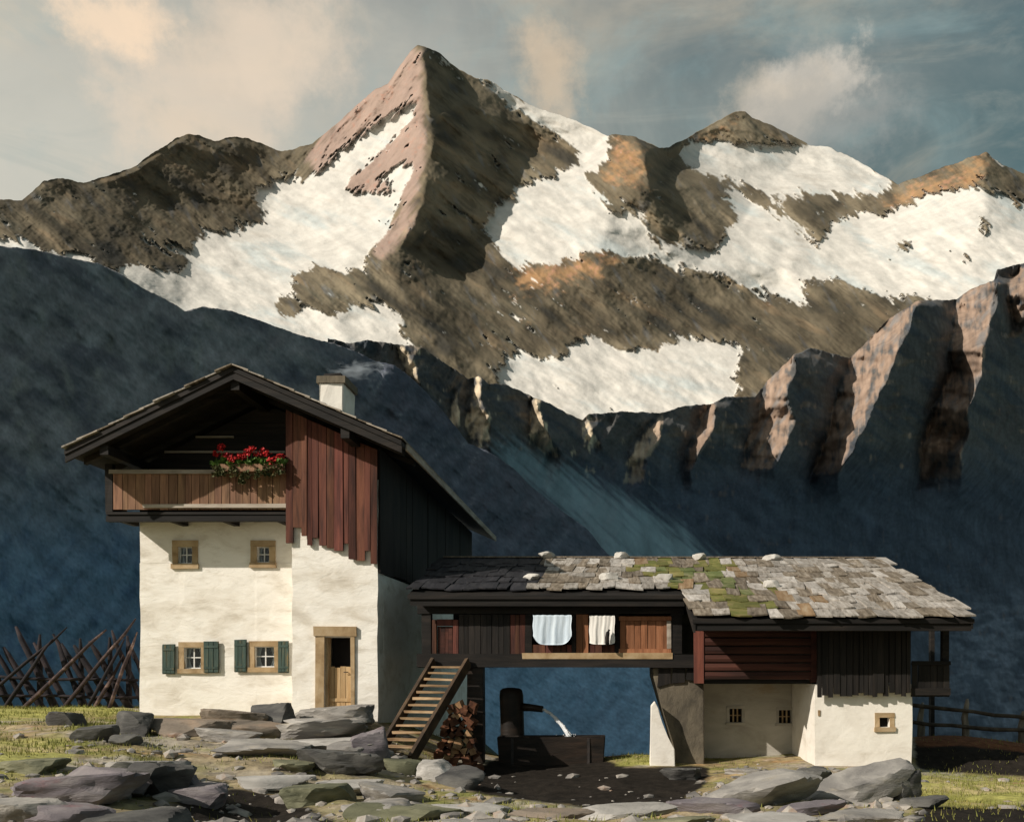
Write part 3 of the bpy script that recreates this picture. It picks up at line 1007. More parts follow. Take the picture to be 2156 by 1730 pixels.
def ground():
    def axis(lo, a, b, hi, step, g=1.16):
        mid = list(np.arange(a, b, step))
        up, s, x = [], step, mid[-1]
        while x < hi:
            s *= g; x += s; up.append(x)
        dn, s, x = [], step, a
        while x > lo:
            s *= g; x -= s; dn.append(x)
        return np.array(dn[::-1] + mid + up)
    xs = axis(-700, -17, 16, 700, 0.085)
    ys = axis(-60, 8.5, 27, 420, 0.085)
    X, Y = np.meshgrid(xs, ys)
    Z = gz_np(X, Y)
    px = VX + X / np.maximum(Y, 1) * F
    py = VY - (Z - EYE) / np.maximum(Y, 1) * F
    n1 = fbm(X / 1.3 + Y * .25, Y / 0.8, 2.2, 5)
    n2 = fbm(X / 0.45, Y / 0.45, 6.1, 4)
    n3 = fbm(X / 3.2, Y / 2.2, 12.5, 4)
    col = np.zeros(X.shape + (3,)) + np.array((0.300, 0.235, 0.125))       # dry ochre turf
    col = lerpc(col, (0.210, 0.205, 0.060), sstep(n1, -.05, .25))          # grass
    col = lerpc(col, (0.360, 0.335, 0.100), sstep(n3 + .5 * n2, .12, .5))  # yellow-green
    col = lerpc(col, (0.380, 0.200, 0.095), sstep(-n1 + .4 * n2, .18, .5) * .75)   # bare reddish soil
    col = lerpc(col, (0.36, 0.325, 0.27), sstep(-n3 + .5 * n2, .02, .3) * .85)  # grit and stone
    front = Mask([[(-80, 1640), (150, 1620), (420, 1600), (700, 1590), (900, 1600), (900, 1760), (-80, 1760)],
                  [(330, 1530), (600, 1500), (800, 1510), (900, 1600), (420, 1600)],
                  [(1430, 1700), (1560, 1615), (1900, 1600), (1960, 1700), (1800, 1760), (1430, 1760)]], r=9)(px, py)
    col = lerpc(col, (0.290, 0.240, 0.165), sstep(front + n1 * .5, .45, .75) * .6)
    n4 = fbm(X / 0.9 + Y * .3, Y / 0.28, 22.5, 5)
    col = lerpc(col, (0.45, 0.37, 0.27), sstep(n4, .12, .5) * .7 * sstep(Y, 21.5, 20))
    col = lerpc(col, (0.10, 0.095, 0.085), sstep(-n4 + .4 * n2, .12, .5) * .75 * sstep(Y, 21.5, 20))
    col = lerpc(col, (0.20, 0.205, 0.06), sstep(fbm(X / 1.1, Y / .35, 33.3, 4), .1, .45) * .7)
    # shade painted into dark earth: before the trough, in the pit, on the bank
    shady_earth = Mask([[(905, 1622), (1010, 1612), (1050, 1590), (1285, 1600), (1300, 1612), (1500, 1612), (1490, 1650), (1430, 1690), (1260, 1702), (1080, 1680), (960, 1660)],
                [(1925, 1520), (2200, 1520), (2200, 1640), (2060, 1628), (1925, 1618)],
                [(330, 1800), (345, 1700), (400, 1672), (500, 1655), (590, 1672), (650, 1700), (740, 1745), (760, 1800)],
                [(1930, 1700), (2060, 1694), (2250, 1690), (2250, 1800), (1880, 1800)]], r=6)(px, py)
    col = lerpc(col, (0.020, 0.0165, 0.013), sstep(shady_earth + n1 * .35, .42, .62))
    rust = Mask([[(1925, 1530), (2200, 1540), (2200, 1590), (2100, 1575), (2000, 1568), (1925, 1572)]], r=3)(px, py)
    col = lerpc(col, (0.16, 0.070, 0.035), sstep(rust + n1 * .4, .4, .7))
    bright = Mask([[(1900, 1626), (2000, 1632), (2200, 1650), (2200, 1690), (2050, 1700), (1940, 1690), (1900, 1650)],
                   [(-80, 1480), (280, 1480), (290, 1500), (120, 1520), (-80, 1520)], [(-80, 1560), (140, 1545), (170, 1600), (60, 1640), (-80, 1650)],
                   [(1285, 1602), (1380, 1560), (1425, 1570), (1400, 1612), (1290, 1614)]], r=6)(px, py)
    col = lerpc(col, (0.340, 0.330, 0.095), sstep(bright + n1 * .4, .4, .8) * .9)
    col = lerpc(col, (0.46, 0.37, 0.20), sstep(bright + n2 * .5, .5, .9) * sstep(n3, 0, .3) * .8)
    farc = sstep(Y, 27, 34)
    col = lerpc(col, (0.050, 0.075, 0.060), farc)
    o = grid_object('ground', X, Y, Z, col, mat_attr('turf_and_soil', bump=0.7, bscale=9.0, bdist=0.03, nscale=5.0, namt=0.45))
    o.data.flip_normals()
    return o


ground()

# ------------------------------------------------------------------ building materials
M = {}
M['plaster'] = mat_noise('lime_plaster', [(0.58, 0.53, 0.45), (0.77, 0.725, 0.645), (0.85, 0.815, 0.745)], scale=1.1, stretch=(0.8, 1, 1.7),
                         rough=0.9, bump=0.5, bscale=2.4, bdist=0.05, stops=[0.28, 0.42, 0.55], dist=0.5,
                         second=((0.58, 0.52, 0.43), 1.6, 0.50, 0.72, 0.7))
M['plaster2'] = mat_noise('whitewash', [(0.62, 0.57, 0.49), (0.76, 0.715, 0.64), (0.83, 0.79, 0.715)], scale=1.3, stretch=(1, 1, 1.5),
                          rough=0.9, bump=0.38, bscale=3.6, bdist=0.035, stops=[0.28, 0.42, 0.58], dist=0.5)
M['shadegreyplaster'] = mat_noise('shade_grey_plaster', [(0.30, 0.275, 0.235), (0.42, 0.395, 0.34), (0.52, 0.49, 0.43)], scale=1.2, stretch=(0.7, 1, 1.6),
                             rough=0.92, bump=0.38, bscale=3.4, bdist=0.03, dist=0.5, second=((0.33, 0.25, 0.15), 1.1, 0.55, 0.75, 0.6))
M['black'] = mat_noise('black_weathered_wood', [(0.006, 0.0055, 0.005), (0.013, 0.011, 0.0095), (0.026, 0.020, 0.016)], scale=2.2, stretch=(0.35, 1, 3.5),
                       rough=0.75, bump=0.5, bscale=9, bdist=0.012, vary=0.3)
M['blackv'] = mat_noise('black_upright_boards', [(0.006, 0.0055, 0.005), (0.013, 0.011, 0.0095), (0.026, 0.020, 0.016)], scale=2.2, stretch=(3.5, 1, 0.35),
                        rough=0.75, bump=0.5, bscale=9, bdist=0.012, vary=0.35)
M['redlog'] = mat_noise('dark_red_logs', [(0.022, 0.010, 0.008), (0.055, 0.020, 0.014), (0.085, 0.030, 0.020)], scale=2.0, stretch=(0.3, 1, 3.2),
                        rough=0.75, bump=0.5, bscale=8, bdist=0.012, vary=0.25)
M['redboard'] = mat_noise('red_brown_boards', [(0.036, 0.016, 0.012), (0.098, 0.037, 0.024), (0.150, 0.056, 0.034)], scale=2.0, stretch=(4, 1, 0.35),
                          rough=0.8, bump=0.55, bscale=8, bdist=0.012, vary=0.38, huev=0.012)
M['brownboard'] = mat_noise('brown_balcony_boards', [(0.105, 0.058, 0.034), (0.20, 0.110, 0.066), (0.29, 0.165, 0.095)], scale=2.4, stretch=(4, 1, 0.4),
                            rough=0.8, bump=0.5, bscale=9, bdist=0.01, vary=0.25, huev=0.008)
M['orangeboard'] = mat_noise('russet_boards', [(0.15, 0.062, 0.030), (0.26, 0.110, 0.052), (0.32, 0.15, 0.08)], scale=2.4, stretch=(4, 1, 0.4),
                             rough=0.8, bump=0.5, bscale=9, bdist=0.01, vary=0.2)
M['greywood'] = mat_noise('silvered_wood', [(0.19, 0.155, 0.12), (0.33, 0.285, 0.235), (0.43, 0.385, 0.33)], scale=2.0, stretch=(0.5, 0.5, 3),
                          rough=0.85, bump=0.5, bscale=8, bdist=0.012, vary=0.2)
M['ochre'] = mat_noise('ochre_window_wood', [(0.24, 0.155, 0.075), (0.38, 0.27, 0.15), (0.46, 0.35, 0.22)], scale=3.0, stretch=(1, 1, 1),
                       rough=0.8, bump=0.4, bscale=14, bdist=0.008, vary=0.12)
M['doorwood'] = mat_noise('pale_door_boards', [(0.28, 0.17, 0.075), (0.42, 0.28, 0.14), (0.50, 0.36, 0.20)], scale=2.5, stretch=(4, 1, 0.4),
                          rough=0.75, bump=0.4, bscale=10, bdist=0.008, vary=0.15)
M['shutter'] = mat_noise('green_shutter_paint', [(0.030, 0.050, 0.045), (0.050, 0.080, 0.066), (0.17, 0.115, 0.045)], scale=2.4, stretch=(3.5, 1, 0.5),
                         rough=0.7, bump=0.4, bscale=9, bdist=0.008, vary=0.12, stops=[0.3, 0.55, 0.72])
M['white'] = mat_noise('white_window_paint', [(0.60, 0.60, 0.58), (0.74, 0.73, 0.70)], scale=6, rough=0.6, bump=0.1)
M['glass'] = mat_noise('dark_window_glass', [(0.012, 0.012, 0.014), (0.030, 0.030, 0.034)], scale=3, rough=0.12, bump=0.05, spec=0.5)
M['dark'] = mat_noise('dark_interior', [(0.006, 0.005, 0.005), (0.012, 0.010, 0.009)], scale=2, rough=0.95, bump=0)
M['curtain'] = mat_noise('net_curtain', [(0.42, 0.43, 0.45), (0.62, 0.63, 0.64)], scale=6, stretch=(3, 1, .6), rough=0.9, bump=0.3, bdist=0.01)
M['linen'] = mat_noise('white_linen', [(0.70, 0.67, 0.62), (0.82, 0.79, 0.74)], scale=3, stretch=(3, 1, .5), rough=0.9, bump=0.4, bdist=0.015)
M['bluelinen'] = mat_noise('pale_blue_linen', [(0.50, 0.60, 0.70), (0.66, 0.74, 0.80)], scale=3, stretch=(4, 1, .4), rough=0.9, bump=0.4, bdist=0.015)
M['stone'] = mat_noise('dark_field_stone', [(0.060, 0.052, 0.040), (0.13, 0.110, 0.080), (0.20, 0.165, 0.115)], scale=1.8, stretch=(1, 1, .7), rough=0.9,
                       bump=0.8, bscale=5, bdist=0.04)
M['iron'] = mat_noise('dark_iron', [(0.02, 0.02, 0.02), (0.05, 0.04, 0.035)], scale=9, rough=0.55, bump=0.2)
M['wetwood'] = mat_noise('wet_black_wood', [(0.009, 0.008, 0.007), (0.022, 0.016, 0.012), (0.040, 0.026, 0.018)], scale=2.2, stretch=(0.5, 1, 2.5),
                         rough=0.5, bump=0.5, bscale=8, bdist=0.015, vary=0.2)
M['stairwood'] = mat_noise('worn_stair_wood', [(0.16, 0.095, 0.05), (0.30, 0.195, 0.105), (0.42, 0.30, 0.18)], scale=2.6, stretch=(0.6, 2.5, 2.5), rough=0.75,
                           bump=0.45, bscale=9, bdist=0.01, vary=0.22)
M['stringer'] = mat_noise('dark_stair_beam', [(0.020, 0.014, 0.010), (0.055, 0.036, 0.022), (0.12, 0.075, 0.040)], scale=2.2, rough=0.75, bump=0.5, bscale=8, bdist=0.012)
M['bark'] = mat_noise('firewood_bark', [(0.050, 0.022, 0.013), (0.115, 0.048, 0.026), (0.19, 0.085, 0.043)], scale=5, rough=0.9, bump=0.7, bscale=12, bdist=0.02, vary=0.35)
M['cut'] = mat_noise('split_firewood', [(0.20, 0.105, 0.050), (0.34, 0.20, 0.10), (0.42, 0.28, 0.16)], scale=6, rough=0.85, bump=0.4, bscale=16, bdist=0.01, vary=0.3)
SH = [mat_noise('shingle_silver', [(0.13, 0.112, 0.09), (0.29, 0.262, 0.228), (0.42, 0.39, 0.35)], scale=3.2, stretch=(4, 0.8, 1), rough=0.85, bump=0.6, bscale=8, bdist=0.012, vary=0.25),
      mat_noise('shingle_pale', [(0.20, 0.18, 0.155), (0.38, 0.35, 0.315), (0.50, 0.47, 0.43)], scale=3.2, stretch=(4, 0.8, 1), rough=0.85, bump=0.6, bscale=8, bdist=0.012, vary=0.2),
      mat_noise('shingle_brown', [(0.075, 0.060, 0.043), (0.17, 0.138, 0.102), (0.29, 0.25, 0.20)], scale=3.2, stretch=(4, 0.6, 1), rough=0.85, bump=0.6, bscale=8, bdist=0.012, vary=0.25),
      mat_noise('shingle_mossy', [(0.075, 0.085, 0.022), (0.13, 0.13, 0.035), (0.22, 0.18, 0.075)], scale=2.5, rough=0.95, bump=0.7, bscale=14, bdist=0.02, vary=0.25),
      mat_noise('shingle_green', [(0.055, 0.075, 0.022), (0.105, 0.125, 0.042), (0.22, 0.205, 0.11)], scale=2.5, rough=0.95, bump=0.7, bscale=14, bdist=0.02, vary=0.2),
      mat_noise('shingle_rust', [(0.13, 0.080, 0.042), (0.22, 0.145, 0.080), (0.29, 0.225, 0.15)], scale=2.2, stretch=(4, 0.6, 1), rough=0.9, bump=0.6, bscale=8, bdist=0.012, vary=0.2),
      mat_noise('shingle_in_shadow', [(0.009, 0.009, 0.011), (0.019, 0.019, 0.023), (0.036, 0.035, 0.038)], scale=2.2, stretch=(4, 0.6, 1), rough=0.8, bump=0.6, bscale=8, bdist=0.012, vary=0.25)]


def boards(name, x0, x1, y0, y1, zlo, zhi, n, mat, parent, gap=0.008, j=0.006, ydev=0.012, wdev=0.25):
    """upright boards side by side; zlo / zhi numbers or functions of x"""
    ws = [1 + random.uniform(-wdev, wdev) for _ in range(n)]
    t = sum(ws)
    x = x0
    out = []
    for k in range(n):
        w = (x1 - x0) * ws[k] / t
        xm = x + w / 2
        d = random.uniform(-ydev, ydev)
        zl = zlo(xm) if callable(zlo) else zlo
        v = boxv(x + gap / 2, x + w - gap / 2, y0 + d, y1 + d, zl, 0, j)
        for i in (4, 5, 6, 7):
            zz = zhi(v[i][0]) if callable(zhi) else zhi
            v[i] = (v[i][0], v[i][1], zz + random.uniform(-j, j))
        m = random.choice(mat) if isinstance(mat, list) else mat
        out.append(mk(name, v, BOXF, m, parent))
        x += w
    return out


def wall_with_holes(name, x0, x1, y0, y1, z0, z1, holes, mat, parent, topf=None, step=0.35, rough=0.004):
    """thick wall facing -Y with real openings (x0,x1,z0,z1), its faces slightly uneven"""
    xs = sorted(set([x0, x1] + [h[0] for h in holes] + [h[1] for h in holes]))
    zs = sorted(set([z0, z1] + [h[2] for h in holes] + [h[3] for h in holes]))

    def refine(a):
        r = []
        for p, q in zip(a[:-1], a[1:]):
            n = max(1, int((q - p) / step))
            r += [p + (q - p) * i / n for i in range(n)]
        return r + [a[-1]]
    xs, zs = refine(xs), refine(zs)
    bm = bmesh.new()
    fr, bk = {}, {}
    for i, x in enumerate(xs):
        for k, z in enumerate(zs):
            e = 0 if (i in (0, len(xs) - 1)) else 1
            jx = random.uniform(-.016, .016) if not e else 0
            fr[i, k] = bm.verts.new((x + jx, y0 + random.uniform(-rough, rough), z))
            bk[i, k] = bm.verts.new((x + jx, y1, z))

    def solid(i, k):
        if i < 0 or k < 0 or i >= len(xs) - 1 or k >= len(zs) - 1:
            return False
        cx, cz = (xs[i] + xs[i + 1]) / 2, (zs[k] + zs[k + 1]) / 2
        return not any(h[0] < cx < h[1] and h[2] < cz < h[3] for h in holes)
    for i in range(len(xs) - 1):
        for k in range(len(zs) - 1):
            if not solid(i, k):
                continue
            bm.faces.new((fr[i, k], fr[i + 1, k], fr[i + 1, k + 1], fr[i, k + 1]))
            bm.faces.new((bk[i, k], bk[i, k + 1], bk[i + 1, k + 1], bk[i + 1, k]))
            if not solid(i - 1, k):
                bm.faces.new((fr[i, k], fr[i, k + 1], bk[i, k + 1], bk[i, k]))
            if not solid(i + 1, k):
                bm.faces.new((fr[i + 1, k], bk[i + 1, k], bk[i + 1, k + 1], fr[i + 1, k + 1]))
            if not solid(i, k - 1):
                bm.faces.new((fr[i, k], bk[i, k], bk[i + 1, k], fr[i + 1, k]))
            if not solid(i, k + 1):
                bm.faces.new((fr[i, k + 1], fr[i + 1, k + 1], bk[i + 1, k + 1], bk[i, k + 1]))
    return frombm(name, bm, mat, parent)


def window(parent, x0, x1, z0, z1, y, wall, fw=0.09, depth=0.12, mullion=True, curtain=True, fmat='ochre', proud=0.035, casement='white'):
    """frame round an opening x0..x1, z0..z1 in a wall whose face is at y; panes set back"""
    root = mk('window', boxv(x0, x1, y + depth + 0.05, y + depth + 0.06, z0, z1), BOXF, M['dark'], parent)
    # four frame members standing proud of the plaster
    box('frame', x0 - fw, x1 + fw, y - proud, y + 0.05, z1 + 0.001, z1 + fw, M[fmat], root, 0.007)
    box('sill', x0 - fw - 0.02, x1 + fw + 0.02, y - proud - 0.03, y + 0.06, z0 - fw * 0.9, z0 - 0.001, M[fmat], root, 0.007)
    box('frame', x0 - fw, x0 - 0.001, y - proud + 0.003, y + 0.05, z0, z1, M[fmat], root, 0.007)
    box('frame', x1 + 0.001, x1 + fw, y - proud + 0.003, y + 0.05, z0, z1, M[fmat], root, 0.007)
    xm, zm = (x0 + x1) / 2, z0 + (z1 - z0) * 0.52
    c = 0.028
    ya, yb = y + depth - 0.05, y + depth - 0.015
    if mullion:
        cm = M[casement]
        box('muntin', xm - c / 2, xm + c / 2, ya, yb, z0 + c, z1 - c, cm, root)
        box('muntin', x0 + c, xm - c / 2, ya, yb, zm - c / 2, zm + c / 2, cm, root)
        box('muntin', xm + c / 2, x1 - c, ya, yb, zm - c / 2, zm + c / 2, cm, root)
        box('casement', x0 + 0.002, x1 - 0.002, ya - 0.004, yb, z0 + 0.002, z0 + c, cm, root)
        box('casement', x0 + 0.002, x1 - 0.002, ya - 0.004, yb, z1 - c, z1 - 0.002, cm, root)
        box('casement', x0 + 0.002, x0 + c, ya, yb, z0 + c, z1 - c, cm, root)
        box('casement', x1 - c, x1 - 0.002, ya, yb, z0 + c, z1 - c, cm, root)
        for a, b_ in ((x0 + c, xm - c / 2), (xm + c / 2, x1 - c)):
            for e, f_ in ((z0 + c, zm - c / 2), (zm + c / 2, z1 - c)):
                box('pane', a, b_, yb - 0.012, yb - 0.006, e, f_, GLASS, root)
    if curtain:
        w = (x1 - x0)
        for s in (0, 1):
            v, f = [], []
            n = 8
            for i in range(n + 1):
                t = i / n
                for k in range(5):
                    q = k / 4
                    half = w * (0.16 + 0.26 * abs(q - 0.45) ** 1.2 * (1 if q > .45 else 1.4))
                    x = x0 + half * t if s == 0 else x1 - half * t
                    v.append((x, y + depth + 0.02 + 0.012 * math.sin(i * 2.4), z0 + 0.03 + (z1 - z0 - 0.06) * q))
            for i in range(n):
                for k in range(4):
                    a = i * 5 + k
                    f.append((a, a + 5, a + 6, a + 1))
            mk('curtain', v, f, M['curtain'], root, True)
    return root


def glass_mat():
    m = bpy.data.materials.new('window_pane')
    m.use_nodes = True
    b = m.node_tree.nodes['Principled BSDF']
    b.inputs['Base Color'].default_value = (0.75, 0.80, 0.80, 1)
    b.inputs['Roughness'].default_value = 0.06
    b.inputs['Transmission Weight'].default_value = 1.0
    b.inputs['IOR'].default_value = 1.35
    return m


GLASS = glass_mat()

# ------------------------------------------------------------------ farmhouse
YM, YB, YR, YE = 22.9, 22.0, 20.9, 36.0
HX0, HXS, HX1 = WX(295, YM), WX(615, YB), WX(795, YB)
RX, RZ = WX(490, YR), WZ(770, YR)            # ridge
EL = P(135, 945, YR); ER = P(845, 925, YR)   # eaves at the front
SL = (RZ - EL.z) / (RX - EL.x)
SR = (RZ - ER.z) / (ER.x - RX)


def roof_z(x):
    return RZ - (SL * (RX - x) if x < RX else SR * (x - RX))


def farmhouse():
    h = empty('farmhouse', (-9, 29, -0.1))
    tag(h, 'tall whitewashed farmhouse with dark wooden gable, balcony and white chimney', 'house')
    ZW = WZ(1095, YM)                          # top of the plaster
    hole = []
    wins = []
    for (a, b, c, d) in ((376, 405, 1150, 1186), (541, 568, 1150, 1184), (388, 424, 1362, 1407), (536, 578, 1360, 1404)):
        r = (WX(a, YM), WX(b, YM), WZ(d, YM), WZ(c, YM)); wins.append(r); hole.append(r)
    wall_with_holes('wall', HX0, HXS, YM, YM + 0.5, -1.2, ZW, hole, M['plaster'], h)
    door = (WX(684, YB), WX(739, YB), WZ(1492, YB), WZ(1341, YB))
    wall_with_holes('wall', HXS, HX1, YB, YB + 0.6, -1.2, WZ(1010, YB), [door], M['plaster'], h)
    # flanks and back
    box('wall', HX0, HX0 + 0.45, YM + 0.5, YE, -1.2, ZW, M['plaster'], h)
    box('wall', HX1 - 0.45, HX1, YB + 0.6, YE, -1.2, WZ(1205, YB), M['plaster'], h)
    box('wall', HX0 + 0.45, HX1 - 0.45, YE - 0.45, YE, -1.2, 6.0, M['shadegreyplaster'], h)
    box('wall', HXS, HXS + 0.4, YB + 0.6, YM + 0.5, -1.2, WZ(1010, YB), M['plaster'], h)
    # upper part of the flank: black upright boards
    n = 20
    for k in range(n):
        a = YB + 0.02 + (YE - YB) * k / n; b = YB + 0.02 + (YE - YB) * (k + 1) / n - 0.012
        d = random.uniform(-0.012, 0.012)
        box('side_board', HX1 - 0.30, HX1 + 0.05 + d, a, b, WZ(1200, YB) + random.uniform(-.05, .05), roof_z(HX1) - 0.30, M['blackv'], h)
    for k in range(8):
        a = YM + 0.5 + (YE - YM - .5) * k / 8; b = YM + 0.5 + (YE - YM - .5) * (k + 1) / 8 - 0.015
        box('side_board', HX0, HX0 + 0.2, a, b, ZW, roof_z(HX0) - 0.30, M['blackv'], h)
    # gable planks
    z = ZW + 0.004
    i = 0
    while z < RZ - 0.55:
        ph = random.uniform(0.30, 0.40)
        z1 = min(z + ph, RZ - 0.36)
        d = random.uniform(-0.012, 0.012) - (0.035 if i % 2 else 0)

        def lim(zz, s):
            # where the roof's underside meets this height
            m = 0.32
            return RX - (RZ - m - zz) / SL if s < 0 else RX + (RZ - m - zz) / SR
        xl0, xl1 = max(HX0, lim(z, -1)), max(HX0, lim(z1 - 0.012, -1))
        xr0, xr1 = min(HX1 - .4, lim(z, 1)), min(HX1 - .4, lim(z1 - 0.012, 1))
        if xr1 - xl1 > 0.1:
            v = [(xl0, YM + d, z), (xr0, YM + d, z), (xr0, YM + 0.2, z), (xl0, YM + 0.2, z),
                 (xl1, YM + d - .018, z1 - 0.012), (xr1, YM + d - .018, z1 - 0.012), (xr1, YM + 0.2, z1 - 0.012), (xl1, YM + 0.2, z1 - 0.012)]
            mk('gable_plank', v, BOXF, M['black'], h)
        if i in (4, 5):   # weathered ledges catching light
            box('ledge', WX(350 if i == 4 else 415, YM), WX(603 if i == 4 else 495, YM), YM - 0.09, YM - 0.05, z1 - 0.03, z1 + 0.012, M['greywood'], h, 0.008)
        z = z1; i += 1
    # roof: black deck, shingle courses laid on it, eave boards
    th = 0.13
    for sgn, e, s in ((-1, EL, SL), (1, ER, SR)):
        x0, x1 = (e.x, RX) if sgn < 0 else (RX, e.x)
        z0, z1 = roof_z(x0), roof_z(x1)
        poly = [(x0, z0 - th), (x1, z1 - th), (x1, z1 - 0.02), (x0, z0 - 0.02)]
        deck = prism_y('roof', poly, YR, YE + 1.0, M['black'], h)
        nc = 11
        for k in range(nc):
            t0, t1 = k / nc, (k + 1.25) / nc
            xa = e.x + (RX - e.x) * t0; xb = e.x + (RX - e.x) * min(t1, 1.0)
            za, zb = roof_z(xa), roof_z(xb)
            lift = 0.055
            # each course in three lengths with ragged front ends
            ys = [YR - random.uniform(0.02, 0.10), YR + 4.7, YR + 9.5, YE + 1.05]
            for q in range(3):
                pa, pb = (xa - sgn * -0.03, za + lift), (xb, zb + 0.012)
                ply = [(pa[0], pa[1] - 0.04), (pb[0], pb[1] - 0.005), (pb[0], pb[1] + 0.02), (pa[0], pa[1])]
                if sgn > 0:
                    ply = [(x, z_) for x, z_ in ply][::-1]
                prism_y('shingle_course', ply, ys[q] + 0.006, ys[q + 1] - 0.006, random.choice([SH[0], SH[2], M['greywood']]), deck)
        # barge board under the front edge
        prism_y('barge_board', [(x0, z0 - 0.30), (x1, z1 - 0.30), (x1, z1 - th - .004), (x0, z0 - th - .004)], YR + 0.03, YR + 0.09, M['black'], deck)
        # rafters showing below the overhang
        for y in (YR + 0.6, YM - 0.25):
            prism_y('rafter', [(x0 + .1, roof_z(x0 + .1) - 0.27), (x1 - .1, roof_z(x1 - .1) - 0.27), (x1 - .1, roof_z(x1 - .1) - th - .004), (x0 + .1, roof_z(x0 + .1) - th - .004)],
                    y, y + 0.14, M['black'], deck)
    box('eave_board', ER.x + 0.005, ER.x + 0.05, YR + 0.4, YE + 0.9, ER.z - 0.16, ER.z - 0.01, M['greywood'], h, 0.004)
    # purlins under the gable overhang
    for x in (HX0 + 0.15, RX, HX1 - 0.5):
        box('purlin', x - 0.10, x + 0.10, YR + 0.12, YM + 0.3, roof_z(x) - 0.52, roof_z(x) - 0.30, M['black'], h)
    # red-brown boarding over the projecting bay, ends ragged
    def rag(x):
        t = max(0.0, (x - HXS) / (HX1 - HXS))
        return WZ(1126 + 60 * t ** 1.7 + random.choice([0, 4, 12, -10, 18, -16]), YB)
    boards('cladding_board', WX(604, YB), HX1 + 0.02, YB - 0.11, YB - 0.05, rag, lambda x: roof_z(x) - 0.36, 13, M['redboard'], h, 0.012, 0.01, 0.014, 0.35)
    box('backing', HXS, HX1 - 0.01, YB - 0.048, YB - 0.004, WZ(1105, YB), roof_z(HX1) - 0.35, M['blackv'], h)
    prism_y('wall', [(HXS, WZ(1010, YB)), (HX1 - .02, WZ(1010, YB)), (HX1 - .02, roof_z(HX1) - 0.34), (HXS, roof_z(HXS) - 0.34)], YB, YM - 0.1, M['blackv'], h)
    # balcony
    bx0, bx1 = WX(225, YB), HXS - 0.06
    zf = WZ(1078, YB)
    bal = box('balcony', bx0, bx1, YB - 0.05, YM - 0.06, zf - 0.06, zf, M['black'], h)
    box('beam', bx0 - 0.02, bx1, YB - 0.02, YB + 0.14, zf - 0.22, zf - 0.062, M['black'], bal, 0.01)
    for x in (bx0 + 0.25, bx0 + 1.5, bx0 + 2.8, bx1 - 0.3):
        box('joist', x - 0.07, x + 0.07, YB + 0.15, YM - 0.02, zf - 0.21, zf - 0.064, M['black'], bal)
    zt = WZ(996, YB)
    boards('board', bx0 + 0.17, bx1 - 0.02, YB - 0.02, YB + 0.015, zf + 0.06, zt - 0.02, 23, M['brownboard'], bal, 0.012, 0.006, 0.008, 0.3)
    box('top_rail', bx0 + 0.10, bx1, YB - 0.08, YB + 0.06, zt - 0.025, zt + 0.065, M['greywood'], bal, 0.012)
    box('lower_rail', bx0 + 0.9, bx1 - 0.01, YB - 0.065, YB - 0.028, zf + 0.09, zf + 0.19, M['greywood'], bal, 0.012)
    box('corner_post', bx0 - 0.02, bx0 + 0.15, YB - 0.04, YB + 0.11, zf + 0.002, roof_z(bx0) - 0.28, M['black'], bal, 0.008)
    box('side_panel', bx0, bx0 + 0.05, YB + 0.12, YM - 0.08, zf + 0.002, zt, M['black'], bal)
    # windows
    for k, r in enumerate(wins):
        w = window(h, *r, YM, None, fw=0.15 if k < 2 else 0.135, curtain=True)
    # shutters
    for (a, b, c, d) in ((345, 371, 1356, 1418), (432, 463, 1350, 1416), (496, 521, 1346, 1414), (588, 610, 1349, 1415)):
        x0, x1, z0, z1 = WX(a, YM), WX(b, YM), WZ(d, YM), WZ(c, YM)
        s = box('shutter', x0, x1, YM - 0.075, YM - 0.048, z0, z1, M['shutter'], h, 0.008)
        for q in range(3):
            xa = x0 + (x1 - x0) * q / 3 + 0.006; xb = x0 + (x1 - x0) * (q + 1) / 3 - 0.006
            box('slat', xa, xb, YM - 0.092, YM - 0.077, z0 + 0.02, z1 - 0.02, M['shutter'], s, 0.004)
        for zz in (z0 + 0.10, z1 - 0.16):
            box('batten', x0 + 0.01, x1 - 0.01, YM - 0.104, YM - 0.093, zz, zz + 0.055, M['shutter'], s, 0.003)
    # door: deep frame, upper half standing open, lower half boarded
    x0, x1, z0, z1 = door
    d = box('door', x0 + 0.05, x1 - 0.02, YB + 0.42, YB + 0.45, z0, z1, M['dark'], h)
    box('jamb', x0 - 0.22, x0 - 0.002, YB - 0.06, YB + 0.10, z0 - 0.05, z1 + 0.02, M['ochre'], d, 0.014)
    box('jamb', x0 + 0.001, x0 + 0.06, YB + 0.02, YB + 0.30, z0, z1, M['ochre'], d, 0.006)
    box('jamb', x1 + 0.002, x1 + 0.10, YB - 0.05, YB + 0.10, z0 - 0.03, z1 + 0.02, M['ochre'], d, 0.010)
    box('lintel', x0 - 0.25, x1 + 0.14, YB - 0.075, YB + 0.10, z1 + 0.022, z1 + 0.26, M['ochre'], d, 0.014)
    box('threshold', x0 - 0.05, x1 + 0.04, YB - 0.10, YB + 0.3, z0 - 0.07, z0 - 0.005, M['greywood'], d, 0.008)
    zm = WZ(1404, YB)
    for q in range(4):
        a = x0 + 0.065 + (x1 - x0 - 0.09) * q / 4; b = x0 + 0.065 + (x1 - x0 - 0.09) * (q + 1) / 4 - 0.008
        box('door_board', a, b, YB + 0.13 + random.uniform(-.006, .006), YB + 0.165, z0 + 0.01, zm + random.uniform(-.02, .02), M['doorwood'], d, 0.005)
    box('door_rail', x0 + 0.065, x1 - 0.03, YB + 0.105, YB + 0.122, z0 + 0.18, z0 + 0.26, M['doorwood'], d, 0.004)
